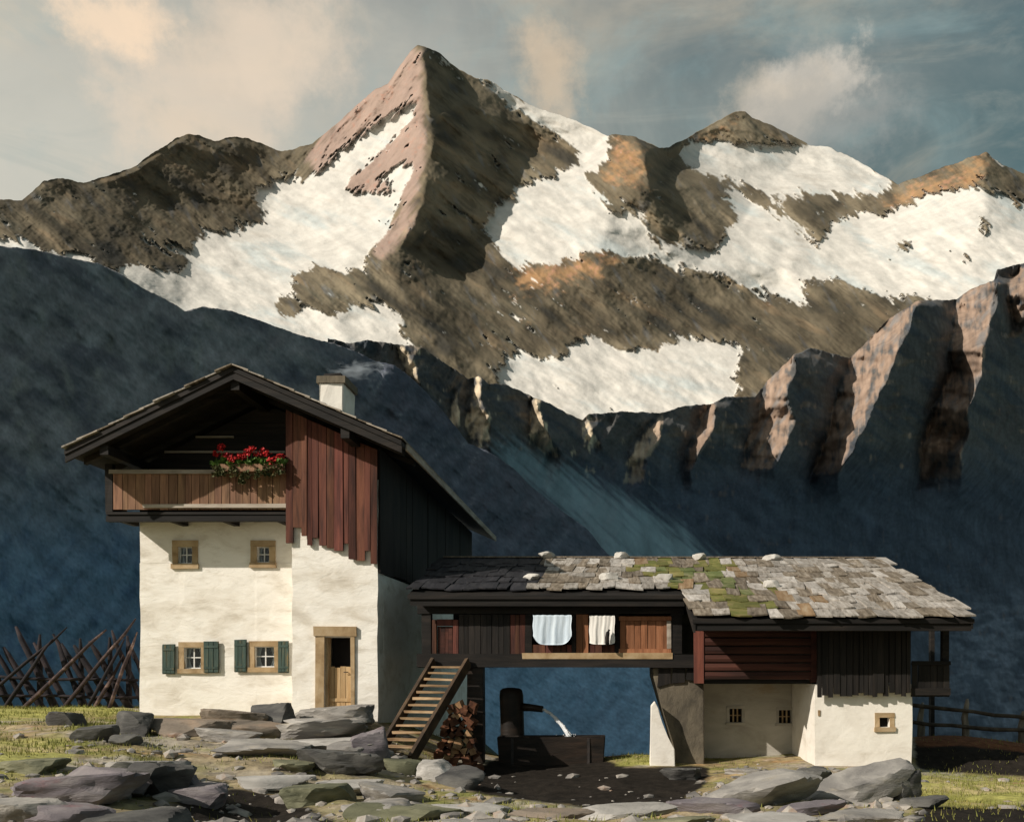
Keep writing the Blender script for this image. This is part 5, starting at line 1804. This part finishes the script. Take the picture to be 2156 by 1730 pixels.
def fountain():
    Y = 22.4
    base = P(1150, 1613, Y)
    f = empty('water_trough', base)
    tag(f, 'black wooden spring trough with thick round-topped post and water spout', 'trough')
    X = lambda p: WX(p, Y); Z = lambda p: WZ(p, Y)
    zb = gz(base.x, Y) - 0.12
    # hollowed trough: outer and inner skin
    x0, x1, y0, y1, zt = X(1046), X(1274), Y, Y + 0.72, Z(1551)
    t = 0.09
    bm = bmesh.new()
    rings = []
    for (a, b_, c, d, z) in ((x0 + .06, x1 - .06, y0 + .03, y1 - .03, zb), (x0, x1, y0, y1, zt), (x0 + t, x1 - t, y0 + t, y1 - t, zt),
                             (x0 + t + .04, x1 - t - .04, y0 + t + .03, y1 - t - .03, zt - 0.34)):
        rings.append([bm.verts.new((a, c, z)), bm.verts.new((b_, c, z)), bm.verts.new((b_, d, z)), bm.verts.new((a, d, z))])
    bm.faces.new(rings[0][::-1])
    for r0, r1 in zip(rings[:-1], rings[1:]):
        for i in range(4):
            bm.faces.new((r0[i], r0[(i + 1) % 4], r1[(i + 1) % 4], r1[i]))
    bm.faces.new(rings[3])
    bmesh.ops.bevel(bm, geom=[e for e in bm.edges], offset=0.015, segments=2, affect='EDGES')
    bmesh.ops.subdivide_edges(bm, edges=bm.edges[:], cuts=2, use_grid_fill=True)
    for v in bm.verts:
        v.co += Vector([random.uniform(-.006, .006) for _ in range(3)])
    frombm('trough', bm, M['wetwood'], f)
    wm = bpy.data.materials.new('water'); wm.use_nodes = True
    b = wm.node_tree.nodes['Principled BSDF']
    b.inputs['Base Color'].default_value = (0.05, 0.07, 0.08, 1); b.inputs['Roughness'].default_value = 0.08
    v = [(x0 + t - .01, y0 + t - .01, zt - .06), (x1 - t + .01, y0 + t - .01, zt - .06), (x1 - t + .01, y1 - t + .01, zt - .06), (x0 + t - .01, y1 - t + .01, zt - .06)]
    mk('water_surface', v, [(0, 1, 2, 3)], wm, f)
    for x in (x0 + .35, x1 - .45):
        box('band', x, x + 0.07, y0 - .018, y0 - .004, zb + .05, zt - .03, M['iron'], f, .004)
    # post, rounded on top
    cx, cy = X(1079), y1 + 0.22
    k = (cy) / Y
    r = 0.315
    zt2 = EYE + (VY - 1447) / F * cy
    cx = WX(1078, cy)
    pts, rad = [], []
    for q, rr in ((-0.1, 1.05), (.3, 1.0), (.7, .97), (.9, .97), (.965, .9), (.99, .72), (1.0, .35)):
        pts.append((cx + .02 * math.sin(q * 5), cy, zb + (zt2 - zb) * q)); rad.append(r * rr)
    tube('post', pts, rad, M['wetwood'], f, 14, True, .03)
    a = Vector((cx + 0.2, cy - .05, EYE + (VY - 1487) / F * cy)); c = P(1143, 1492, cy - 0.12)
    tube('spout', [a, a.lerp(c, .5) + Vector((0, 0, .01)), c], [0.11, 0.095, 0.085], M['wetwood'], f, 9, True, .05)
    # the jet
    jm = bpy.data.materials.new('falling_water'); jm.use_nodes = True
    b = jm.node_tree.nodes['Principled BSDF']
    b.inputs['Base Color'].default_value = (0.82, 0.84, 0.85, 1); b.inputs['Roughness'].default_value = 0.25
    b.inputs['Subsurface Weight'].default_value = 0.0
    nz = jm.node_tree.nodes.new('ShaderNodeTexNoise'); nz.inputs['Scale'].default_value = 30
    bp = jm.node_tree.nodes.new('ShaderNodeBump'); bp.inputs['Distance'].default_value = 0.02
    link(jm.node_tree, nz.outputs['Fac'], bp.inputs['Height']); link(jm.node_tree, bp.outputs[0], b.inputs['Normal'])
    e = Vector((WX(1200, cy - .35), cy - 0.38, zt - 0.05))
    jet = None
    for st_ in range(6):
        pts, rad = [], []
        ox, oy, oz = (random.uniform(-.03, .03) for _ in range(3))
        for i in range(22):
            q = i / 21
            sp = 0.35 + 1.3 * q
            p = Vector((c.x - .03 + (e.x - c.x + .03) * q + ox * sp, c.y + (e.y - c.y) * q + oy * sp, c.z + (e.z - c.z) * (0.35 * q + 0.65 * q * q) + oz * sp * .6))
            p += Vector((random.uniform(-.007, .007), 0, random.uniform(-.007, .007)))
            pts.append(p); rad.append(0.026 + 0.008 * q + random.uniform(-.009, .009))
        jet = tube('water_jet', pts, rad, jm, f, 7, True, .3)
    v, fc = [], []
    for k in range(70):
        a_, r_ = random.uniform(0, 6.28), abs(random.gauss(0, .11))
        p = e + Vector((math.cos(a_) * r_, math.sin(a_) * r_ * .8, abs(random.gauss(0, .06)) - .01))
        s_ = random.uniform(.007, .018)
        n0 = len(v)
        v += [p + Vector(d) * s_ for d in ((1, 0, 0), (-1, 0, 0), (0, 1, 0), (0, -1, 0), (0, 0, 1), (0, 0, -1))]
        fc += [tuple(n0 + t for t in q) for q in ((0, 2, 4), (2, 1, 4), (1, 3, 4), (3, 0, 4), (2, 0, 5), (1, 2, 5), (3, 1, 5), (0, 3, 5))]
    mk('splash', v, fc, jm, f)
    return f


fountain()


# ------------------------------------------------------------------ fences
def left_fence():
    Y = 24.6
    f = empty('stake_fence', (WX(140, Y), Y, gz(WX(140, Y), Y)))
    tag(f, 'dark crossed-stake fence on the grass left of the farmhouse', 'fence')
    dk = mat_noise('dark_fence_stake', [(0.009, 0.008, 0.011), (0.017, 0.014, 0.017), (0.036, 0.025, 0.026)], scale=3, rough=0.85, bump=0.6, bscale=9, bdist=0.012, vary=.3)
    lt = mat_noise('lit_fence_stake', [(0.016, 0.012, 0.014), (0.042, 0.028, 0.027), (0.24, 0.16, 0.135)], scale=3, rough=0.85, bump=0.6, bscale=9, bdist=0.012, vary=.25)
    random.seed(19)

    def stake(a, b, r, m, y):
        A, B = P(a[0], a[1], y), P(b[0], b[1], y + random.uniform(-.2, .2))
        g = gz(A.x, A.y)
        d = (B - A).normalized()
        A = A + d * ((g - 0.25 - A.z) / max(d.z, .2))
        pts = [A.lerp(B, t) + Vector((random.uniform(-.03, .03), random.uniform(-.03, .03), 0)) * (t > 0) for t in (0, .3, .6, .85, 1)]
        tube('stake', pts, [r, r * 1.0, r * .9, r * .75, r * .35], m, f, 6, True, .12)
    # leaning to the left
    for k, x in enumerate(range(-40, 300, 31)):
        h = random.uniform(120, 165)
        stake((x + 60, 1482), (x - 12 + random.uniform(-10, 10), 1482 - h), random.uniform(.075, .105), dk, Y + .1)
    # leaning to the right, some with caught light painted into a paler wood
    for (a, b, m) in (((62, 1478), (222, 1325), lt), ((150, 1470), (318, 1262 + 40), lt), ((245, 1450), (412, 1310 + 20), lt), ((-30, 1470), (140, 1320), dk),
                      ((20, 1475), (110, 1345), dk), ((190, 1478), (262, 1345), dk), ((215, 1462), (262, 1378), lt)):
        b = (min(b[0], 288), b[1]) if b[0] > 288 else b
        stake(a, b, random.uniform(.045, .06), m, Y - .14)
    for px in (85, 170, 232, 272):
        stake((px, 1484), (px + random.uniform(-4, 4), 1340 + random.uniform(-6, 26)), .085, dk, Y + .25)
    for py in (1425, 1462):
        A, B = P(-60, py, Y + .02), P(290, py + 6, Y + .02)
        pts = [A.lerp(B, t) + Vector((0, random.uniform(-.02, .02), random.uniform(-.03, .03))) for t in np.linspace(0, 1, 7)]
        tube('rail', pts, [.045] * 7, dk, f, 6, True, .12)
    return f


left_fence()


def right_fence():
    f = empty('rail_fence', P(2030, 1556, 24.6))
    tag(f, 'grey two-rail post fence on the dark bank right of the barn', 'fence')
    wd = mat_noise('fence_rail_wood', [(0.030, 0.024, 0.018), (0.075, 0.060, 0.045), (0.15, 0.125, 0.095)], scale=3, stretch=(1, 1, .5), rough=0.85, bump=0.6, bscale=9, bdist=0.012, vary=.25)
    gy = mat_noise('fence_post_wood', [(0.11, 0.095, 0.075), (0.20, 0.175, 0.14), (0.32, 0.28, 0.23)], scale=3, stretch=(3, 1, .5), rough=0.85, bump=0.6, bscale=9, bdist=0.012, vary=.25)
    Y = 24.5
    for px, top in ((1938, 1478), (2032, 1470), (2150, 1496), (2260, 1505)):
        x = WX(px, Y); g = gz(x, Y)
        zt = WZ(top, Y)
        pts = [(x, Y, g - .35), (x + .02, Y, g + .3), (x - .02, Y, (g + zt) / 2), (x + .05, Y, zt - .12), (x + .06, Y, zt)]
        tube('post', pts, [.10, .10, .088, .065, .03], gy, f, 7, True, .14)
    for a, b in ((1485, 1520), (1520, 1545)):
        A, B = P(1916, a, Y - .13), P(2270, b, Y - .13)
        pts = [A.lerp(B, t) + Vector((0, random.uniform(-.015, .015), random.uniform(-.035, .035))) for t in np.linspace(0, 1, 9)]
        tube('rail', pts, [.055] * 9, wd, f, 7, True, .14)
    return f


right_fence()

# ------------------------------------------------------------------ rocks
RK = {
    'grey': mat_noise('grey_gneiss', [(0.125, 0.118, 0.112), (0.26, 0.245, 0.225), (0.40, 0.375, 0.335)], scale=1.4, stretch=(.6, .6, 2.2), rough=0.88, bump=0.8, bscale=4.5, bdist=0.04,
                      second=((0.36, 0.31, 0.22), 2.2, .55, .72, .5), dist=.9),
    'pale': mat_noise('pale_slab_stone', [(0.22, 0.21, 0.19), (0.37, 0.35, 0.32), (0.50, 0.48, 0.45)], scale=1.4, stretch=(.6, .6, 2.2), rough=0.88, bump=0.8, bscale=4.5, bdist=0.04, dist=.9),
    'dark': mat_noise('dark_slate', [(0.034, 0.033, 0.034), (0.080, 0.078, 0.074), (0.15, 0.145, 0.13)], scale=1.4, stretch=(.6, .6, 2.2), rough=0.85, bump=0.8, bscale=4.5, bdist=0.04, dist=.9),
    'violet': mat_noise('violet_schist', [(0.085, 0.075, 0.085), (0.17, 0.15, 0.16), (0.26, 0.235, 0.23)], scale=1.4, stretch=(.6, .6, 2.2), rough=0.88, bump=0.8, bscale=4.5, bdist=0.04,
                        second=((0.22, 0.075, 0.080), 1.8, .56, .74, .7), dist=.9),
    'brown': mat_noise('brown_stone', [(0.10, 0.085, 0.068), (0.20, 0.165, 0.130), (0.30, 0.22, 0.155)], scale=1.4, stretch=(.6, .6, 2.2), rough=0.88, bump=0.8, bscale=4.5, bdist=0.04,
                       second=((0.32, 0.17, 0.085), 1.8, .55, .74, .6), dist=.9),
    'olive': mat_noise('lichened_stone', [(0.075, 0.078, 0.048), (0.145, 0.145, 0.090), (0.25, 0.24, 0.16)], scale=1.4, stretch=(.6, .6, 2.2), rough=0.9, bump=0.8, bscale=4.5, bdist=0.04, dist=.9),
}


def place_rock(px, py, w, h, kind, seed, label, group=None, name='boulder', dep=0.8, tilt=0.0, turn=0.0, sub=4, sink=0.25, flat=0.55):
    """px,py = foot of the stone in the picture, w,h = its size there"""
    p = on_ground(px, py)
    s = p.y / F
    sx = w * s / 2
    hz = h * s / (1 - sink) / 1.35
    # the picture foreshortens flat stones: part of their height is their top seen at a slant
    sz = max(hz * 0.80, 0.05)
    p = p + Vector((0, sx * dep * 0.6, 0)); p.z = gz(p.x, p.y)
    o = rock_mesh(name, p, (sx * 1.08, sx * dep, sz), seed, RK[kind], sub, sink, (0, tilt, turn), 12, flat)
    tag(o, label, 'rock', group)
    return o


def rocks():
    G = 'rocks lying in front of the houses'
    L = [
        # px, foot, width, height, kind, label, options
        (136, 1526, 64, 30, 'dark', 'small dark boulder on the pale grass below the stake fence'),
        (188, 1560, 74, 32, 'dark', 'low dark boulder lying left of the house corner in yellow grass'),
        (276, 1548, 66, 46, 'dark', 'round black boulder touching the left corner of the house'),
        (262, 1568, 44, 22, 'dark', 'little dark stone just below the round black boulder'),
        (470, 1528, 90, 34, 'brown', 'brown stone under the left ground floor window'),
        (400, 1546, 150, 34, 'brown', 'wide flat brown slab before the white wall, left of the door'),
        (572, 1524, 70, 42, 'dark', 'dark rounded boulder against the wall between window and door'),
        (520, 1548, 110, 30, 'brown', 'rusty brown slab in front of the dark rounded boulder'),
        (470, 1562, 100, 24, 'grey', 'thin grey slab below the rusty brown slab'),
        (690, 1522, 160, 34, 'grey', 'long grey doorstep slab directly under the farmhouse door'),
        (676, 1540, 150, 18, 'pale', 'thin pale slab lying just below the doorstep slab'),
        (640, 1562, 220, 32, 'grey', 'widest grey slab in the pile below the door'),
        (650, 1582, 190, 20, 'pale', 'pale lower ledge of the slab pile below the door'),
        (560, 1588, 150, 28, 'grey', 'grey slab at the left foot of the door slab pile'),
        (690, 1630, 140, 44, 'dark', 'long blackish slab under the door slab pile'),
        (776, 1612, 62, 76, 'violet', 'bluish violet upright stone beside the foot of the stair'),
        (745, 1606, 80, 44, 'grey', 'grey block left of the violet stone by the stair'),
        (610, 1624, 80, 20, 'olive', 'small mossy slab left of the long blackish slab'),
        (845, 1628, 56, 30, 'olive', 'mossy rounded stone right below the stair foot'),
        (905, 1640, 70, 40, 'pale', 'pale pointed stone right of the stair foot'),
        (955, 1655, 80, 40, 'dark', 'dark stone at the left rim of the black hollow'),
        (100, 1690, 230, 56, 'violet', 'broad violet grey slab at the lower left of the picture'),
        (215, 1668, 160, 56, 'violet', 'reddish violet slab right of the broad violet slab'),
        (300, 1640, 110, 40, 'grey', 'grey stone above the reddish violet slab'),
        (325, 1680, 90, 70, 'dark', 'jagged black rock at the left of the black foreground pit'),
        (372, 1665, 64, 38, 'violet', 'small red-streaked stone on top of the jagged black rock'),
        (415, 1690, 110, 44, 'violet', 'violet grey slab leaning over the black foreground pit'),
        (112, 1742, 130, 46, 'violet', 'violet block cut by the bottom edge at left'),
        (280, 1736, 150, 40, 'dark', 'black rock on the bottom edge beside the pit'),
        (30, 1735, 120, 50, 'grey', 'grey stone in the lower left picture corner'),
        (40, 1625, 110, 24, 'olive', 'flat yellowish stone in the grass at the left picture edge'),
        (668, 1694, 130, 44, 'olive', 'olive mossy slab in the foreground right of the pit'),
        (560, 1660, 130, 24, 'pale', 'pale flat stone above the olive mossy slab'),
        (715, 1668, 130, 24, 'pale', 'pale flat stone below the long blackish slab'),
        (775, 1722, 110, 36, 'grey', 'grey wedge stone right of the olive mossy slab'),
        (810, 1690, 120, 34, 'grey', 'bluish grey stone left of the black hollow'),
        (850, 1728, 150, 36, 'olive', 'mossy stone on the bottom edge left of centre'),
        (1000, 1712, 150, 30, 'pale', 'pale sandy stone at the lower rim of the black hollow'),
        (1150, 1720, 180, 26, 'brown', 'ochre flat stone at the bottom below the trough'),
        (1300, 1722, 170, 28, 'pale', 'pale flat stone at the bottom right of the ochre one'),
        (1020, 1742, 150, 24, 'grey', 'grey stone on the bottom edge below the sandy stone'),
        (1440, 1642, 80, 40, 'dark', 'black rounded rock at the foot of the stone haunch'),
        (1600, 1696, 250, 88, 'grey', 'big slanting grey slab before the grey barn wall'),
        (1500, 1712, 140, 50, 'violet', 'red-streaked low stone at the left end of the big grey slab'),
        (1716, 1660, 80, 58, 'dark', 'dark brown block between the two big grey slabs'),
        (1815, 1690, 200, 80, 'grey', 'second big grey slab before the white barn wall'),
        (1896, 1684, 90, 72, 'dark', 'dark pointed rock at the right end of the second big slab'),
        (1948, 1700, 70, 40, 'dark', 'low black stone on the grass right of the dark pointed rock'),
        (1700, 1716, 150, 36, 'violet', 'reddish stone in front between the two big grey slabs'),
        (1640, 1738, 180, 30, 'pale', 'long pale stone on the bottom edge below the big slabs'),
        (1840, 1732, 170, 34, 'grey', 'grey stone on the bottom edge right of the long pale one'),
        (1440, 1738, 130, 28, 'olive', 'mossy flat stone on the bottom edge right of centre'),
        (1570, 1628, 70, 18, 'grey', 'small grey stone at the foot of the grey barn wall'),
    ]
    for k, r in enumerate(L):
        px, py, w, h, kind, lab = r
        w, h = (w * 1.30, h * 1.22) if px < 960 else (w * 1.15, h * 0.80)
        rs = random.Random(1000 + k)
        slabby = h < 0.45 * w
        dep = rs.uniform(.55, .8) if slabby else rs.uniform(.7, .95)
        tilt = rs.uniform(-.10, .10)
        if 'slanting' in lab or 'second big' in lab:
            tilt = -0.22
        place_rock(px, py, w, h, kind, 50 + k, lab, G, 'flat_rock' if slabby else 'boulder', dep, tilt, rs.uniform(-.5, .5), 4, .28, .45 if slabby else .62)


rocks()


def grass():
    """short turf, one mass"""
    rs = np.random.RandomState(3)
    n = 170000
    X = rs.uniform(-17, 16, n); Y = 9 + 17.5 * rs.uniform(0, 1, n) ** 0.8
    n1 = fbm(X / 1.3 + Y * .25, Y / 0.8, 2.2, 5); n3 = fbm(X / 3.2, Y / 2.2, 12.5, 4)
    Z = gz_np(X, Y)
    px = VX + X / Y * F; py = VY - (Z - EYE) / Y * F
    want = Mask([[(-80, 1475), (300, 1475), (300, 1530), (420, 1570), (330, 1640), (60, 1650), (-80, 1660)], [(1890, 1620), (2250, 1635), (2250, 1700), (2050, 1705), (1930, 1690)],
                 [(1285, 1600), (1380, 1560), (1428, 1575), (1400, 1616), (1290, 1616)], [(420, 1590), (620, 1580), (700, 1640), (560, 1650)], [(780, 1700), (1400, 1690), (1450, 1760), (780, 1760)]], r=6)(px, py)
    inside = (X > HX0 - .1) & (X < HX1 + .1) & (Y > YB - .1)
    pr = (want * .9 + .10) * sstep(n1 + n3 * .5, -.25, .25)
    no_grass = Mask([[(905, 1612), (1010, 1605), (1050, 1590), (1285, 1600), (1300, 1612), (1500, 1612), (1490, 1655), (1430, 1695), (1260, 1706), (1080, 1684), (960, 1664)]], r=4)(px, py) > .4
    keep = (rs.uniform(0, 1, n) < pr) & ~inside & ~no_grass
    X, Y, Z, n1, n3 = (a[keep] for a in (X, Y, Z, n1, n3))
    m = len(X)
    v = np.zeros((m, 3, 3)); a = rs.uniform(0, 6.28, m)
    h = rs.uniform(.035, .11, m); w = rs.uniform(.006, .012, m)
    lean = rs.uniform(0, .06, m); la = rs.uniform(0, 6.28, m)
    base = np.stack([X, Y, Z - .01], -1)
    side = np.stack([np.cos(a) * w, np.sin(a) * w, np.zeros(m)], -1)
    v[:, 0] = base - side; v[:, 1] = base + side
    v[:, 2] = base + np.stack([np.cos(la) * lean, np.sin(la) * lean, h], -1)
    me = bpy.data.meshes.new('grass')
    me.from_pydata(v.reshape(-1, 3).tolist(), [], np.arange(m * 3).reshape(-1, 3).tolist())
    me.update()
    me.materials.append(mat_noise('grass_blades', [(0.24, 0.19, 0.06), (0.18, 0.195, 0.045), (0.32, 0.29, 0.085)], scale=.7, rough=0.8, bump=0))
    o = bpy.data.objects.new('grass', me)
    COL.objects.link(o)
    o["kind"] = "stuff"
    tag(o, 'short yellow green grass growing between the rocks and on the meadow', 'grass')


grass()


def loose_stones():
    """small loose stones between the big ones, too many and too small to tell apart"""
    rs = np.random.RandomState(12)
    bm = bmesh.new(); bmesh.ops.create_icosphere(bm, subdivisions=1, radius=1.0)
    BV = np.array([v.co[:] for v in bm.verts]); BF = np.array([[v.index for v in f.verts] for f in bm.faces]); bm.free()
    n = 5000
    X = rs.uniform(-15, 14, n); Y = 9 + 12.5 * rs.uniform(0, 1, n)
    Z = gz_np(X, Y)
    px = VX + X / Y * F; py = VY - (Z - EYE) / Y * F
    want = Mask([[(-80, 1610), (300, 1570), (330, 1530), (620, 1500), (790, 1520), (900, 1620), (1000, 1690), (1400, 1700), (1560, 1615), (1930, 1620), (1960, 1760), (-80, 1760)]], r=8)(px, py)
    k = (rs.uniform(0, 1, n) < want * .8 + .05) & ~((Y > 20.2) & (X > 4)) & ~((Y > 21.6) & (X < -5.5))
    X, Y, Z = X[k], Y[k], Z[k]
    m = len(X)
    r = 0.02 + 0.13 * rs.uniform(0, 1, m) ** 4
    V = BV[None] * (1 + rs.uniform(-.28, .28, (m, len(BV), 1)))
    V = V * np.stack([r * rs.uniform(.8, 1.6, m), r * rs.uniform(.8, 1.4, m), r * rs.uniform(.4, .8, m)], -1)[:, None]
    a = rs.uniform(0, 6.28, m); ca, sa = np.cos(a)[:, None], np.sin(a)[:, None]
    V = np.stack([V[..., 0] * ca - V[..., 1] * sa, V[..., 0] * sa + V[..., 1] * ca, V[..., 2]], -1)
    V = V + np.stack([X, Y, Z + r * .1], -1)[:, None]
    Fc = (BF[None] + (np.arange(m) * len(BV))[:, None, None]).reshape(-1, 3)
    me = bpy.data.meshes.new('loose_stones')
    me.from_pydata(V.reshape(-1, 3).tolist(), [], Fc.tolist()); me.update()
    me.materials.append(mat_noise('loose_stone', [(0.09, 0.085, 0.08), (0.20, 0.185, 0.17), (0.36, 0.33, 0.29), (0.26, 0.17, 0.12)], scale=1.9, detail=3, rough=.9, bump=.5, bscale=14, bdist=.015))
    o = bpy.data.objects.new('loose_stones', me)
    COL.objects.link(o)
    o["kind"] = "stuff"
    tag(o, 'small loose stones strewn over the ground between the bigger rocks', 'stones')


loose_stones()


def smoke():
    c = P(752, 778, 26.5)
    bm = bmesh.new()
    bmesh.ops.create_icosphere(bm, subdivisions=3, radius=1.0)
    for v in bm.verts:
        v.co = Vector((v.co.x * 1.15, v.co.y * 0.45, v.co.z * 0.36)) + c
    m = bpy.data.materials.new('chimney_smoke'); m.use_nodes = True
    o = frombm('smoke', bm, m, None, True, origin=c)
    nt = m.node_tree; N = nt.nodes
    N.remove(N['Principled BSDF'])
    pv = N.new('ShaderNodeVolumePrincipled')
    pv.inputs['Color'].default_value = (0.80, 0.88, 0.95, 1)
    tc = N.new('ShaderNodeTexCoord')
    mp = N.new('ShaderNodeMapping'); mp.inputs['Scale'].default_value = (1 / 1.15, 1 / 0.45, 1 / 0.36)
    link(nt, tc.outputs['Object'], mp.inputs[0])
    ln = N.new('ShaderNodeVectorMath'); ln.operation = 'LENGTH'
    link(nt, mp.outputs[0], ln.inputs[0])
    mp2 = N.new('ShaderNodeMapping'); mp2.inputs['Scale'].default_value = (1.2, 2.2, 3.6); mp2.inputs['Rotation'].default_value = (0, 0.25, 0)
    link(nt, tc.outputs['Object'], mp2.inputs[0])
    nz = N.new('ShaderNodeTexNoise')
    nz.inputs['Scale'].default_value = 1.7; nz.inputs['Detail'].default_value = 3; nz.inputs['Distortion'].default_value = .9
    link(nt, mp2.outputs[0], nz.inputs['Vector'])
    sb = N.new('ShaderNodeMath'); sb.operation = 'MULTIPLY_ADD'; sb.inputs[1].default_value = -0.42
    link(nt, ln.outputs['Value'], sb.inputs[0]); link(nt, nz.outputs['Fac'], sb.inputs[2])
    mr = N.new('ShaderNodeMapRange'); mr.inputs['From Min'].default_value = .26; mr.inputs['From Max'].default_value = .48; mr.inputs['To Max'].default_value = 2.4
    link(nt, sb.outputs[0], mr.inputs['Value']); link(nt, mr.outputs[0], pv.inputs['Density'])
    link(nt, pv.outputs[0], N['Material Output'].inputs['Volume'])
    o["kind"] = "stuff"
    tag(o, 'thin bluish smoke drifting right from the white chimney', 'smoke')


smoke()
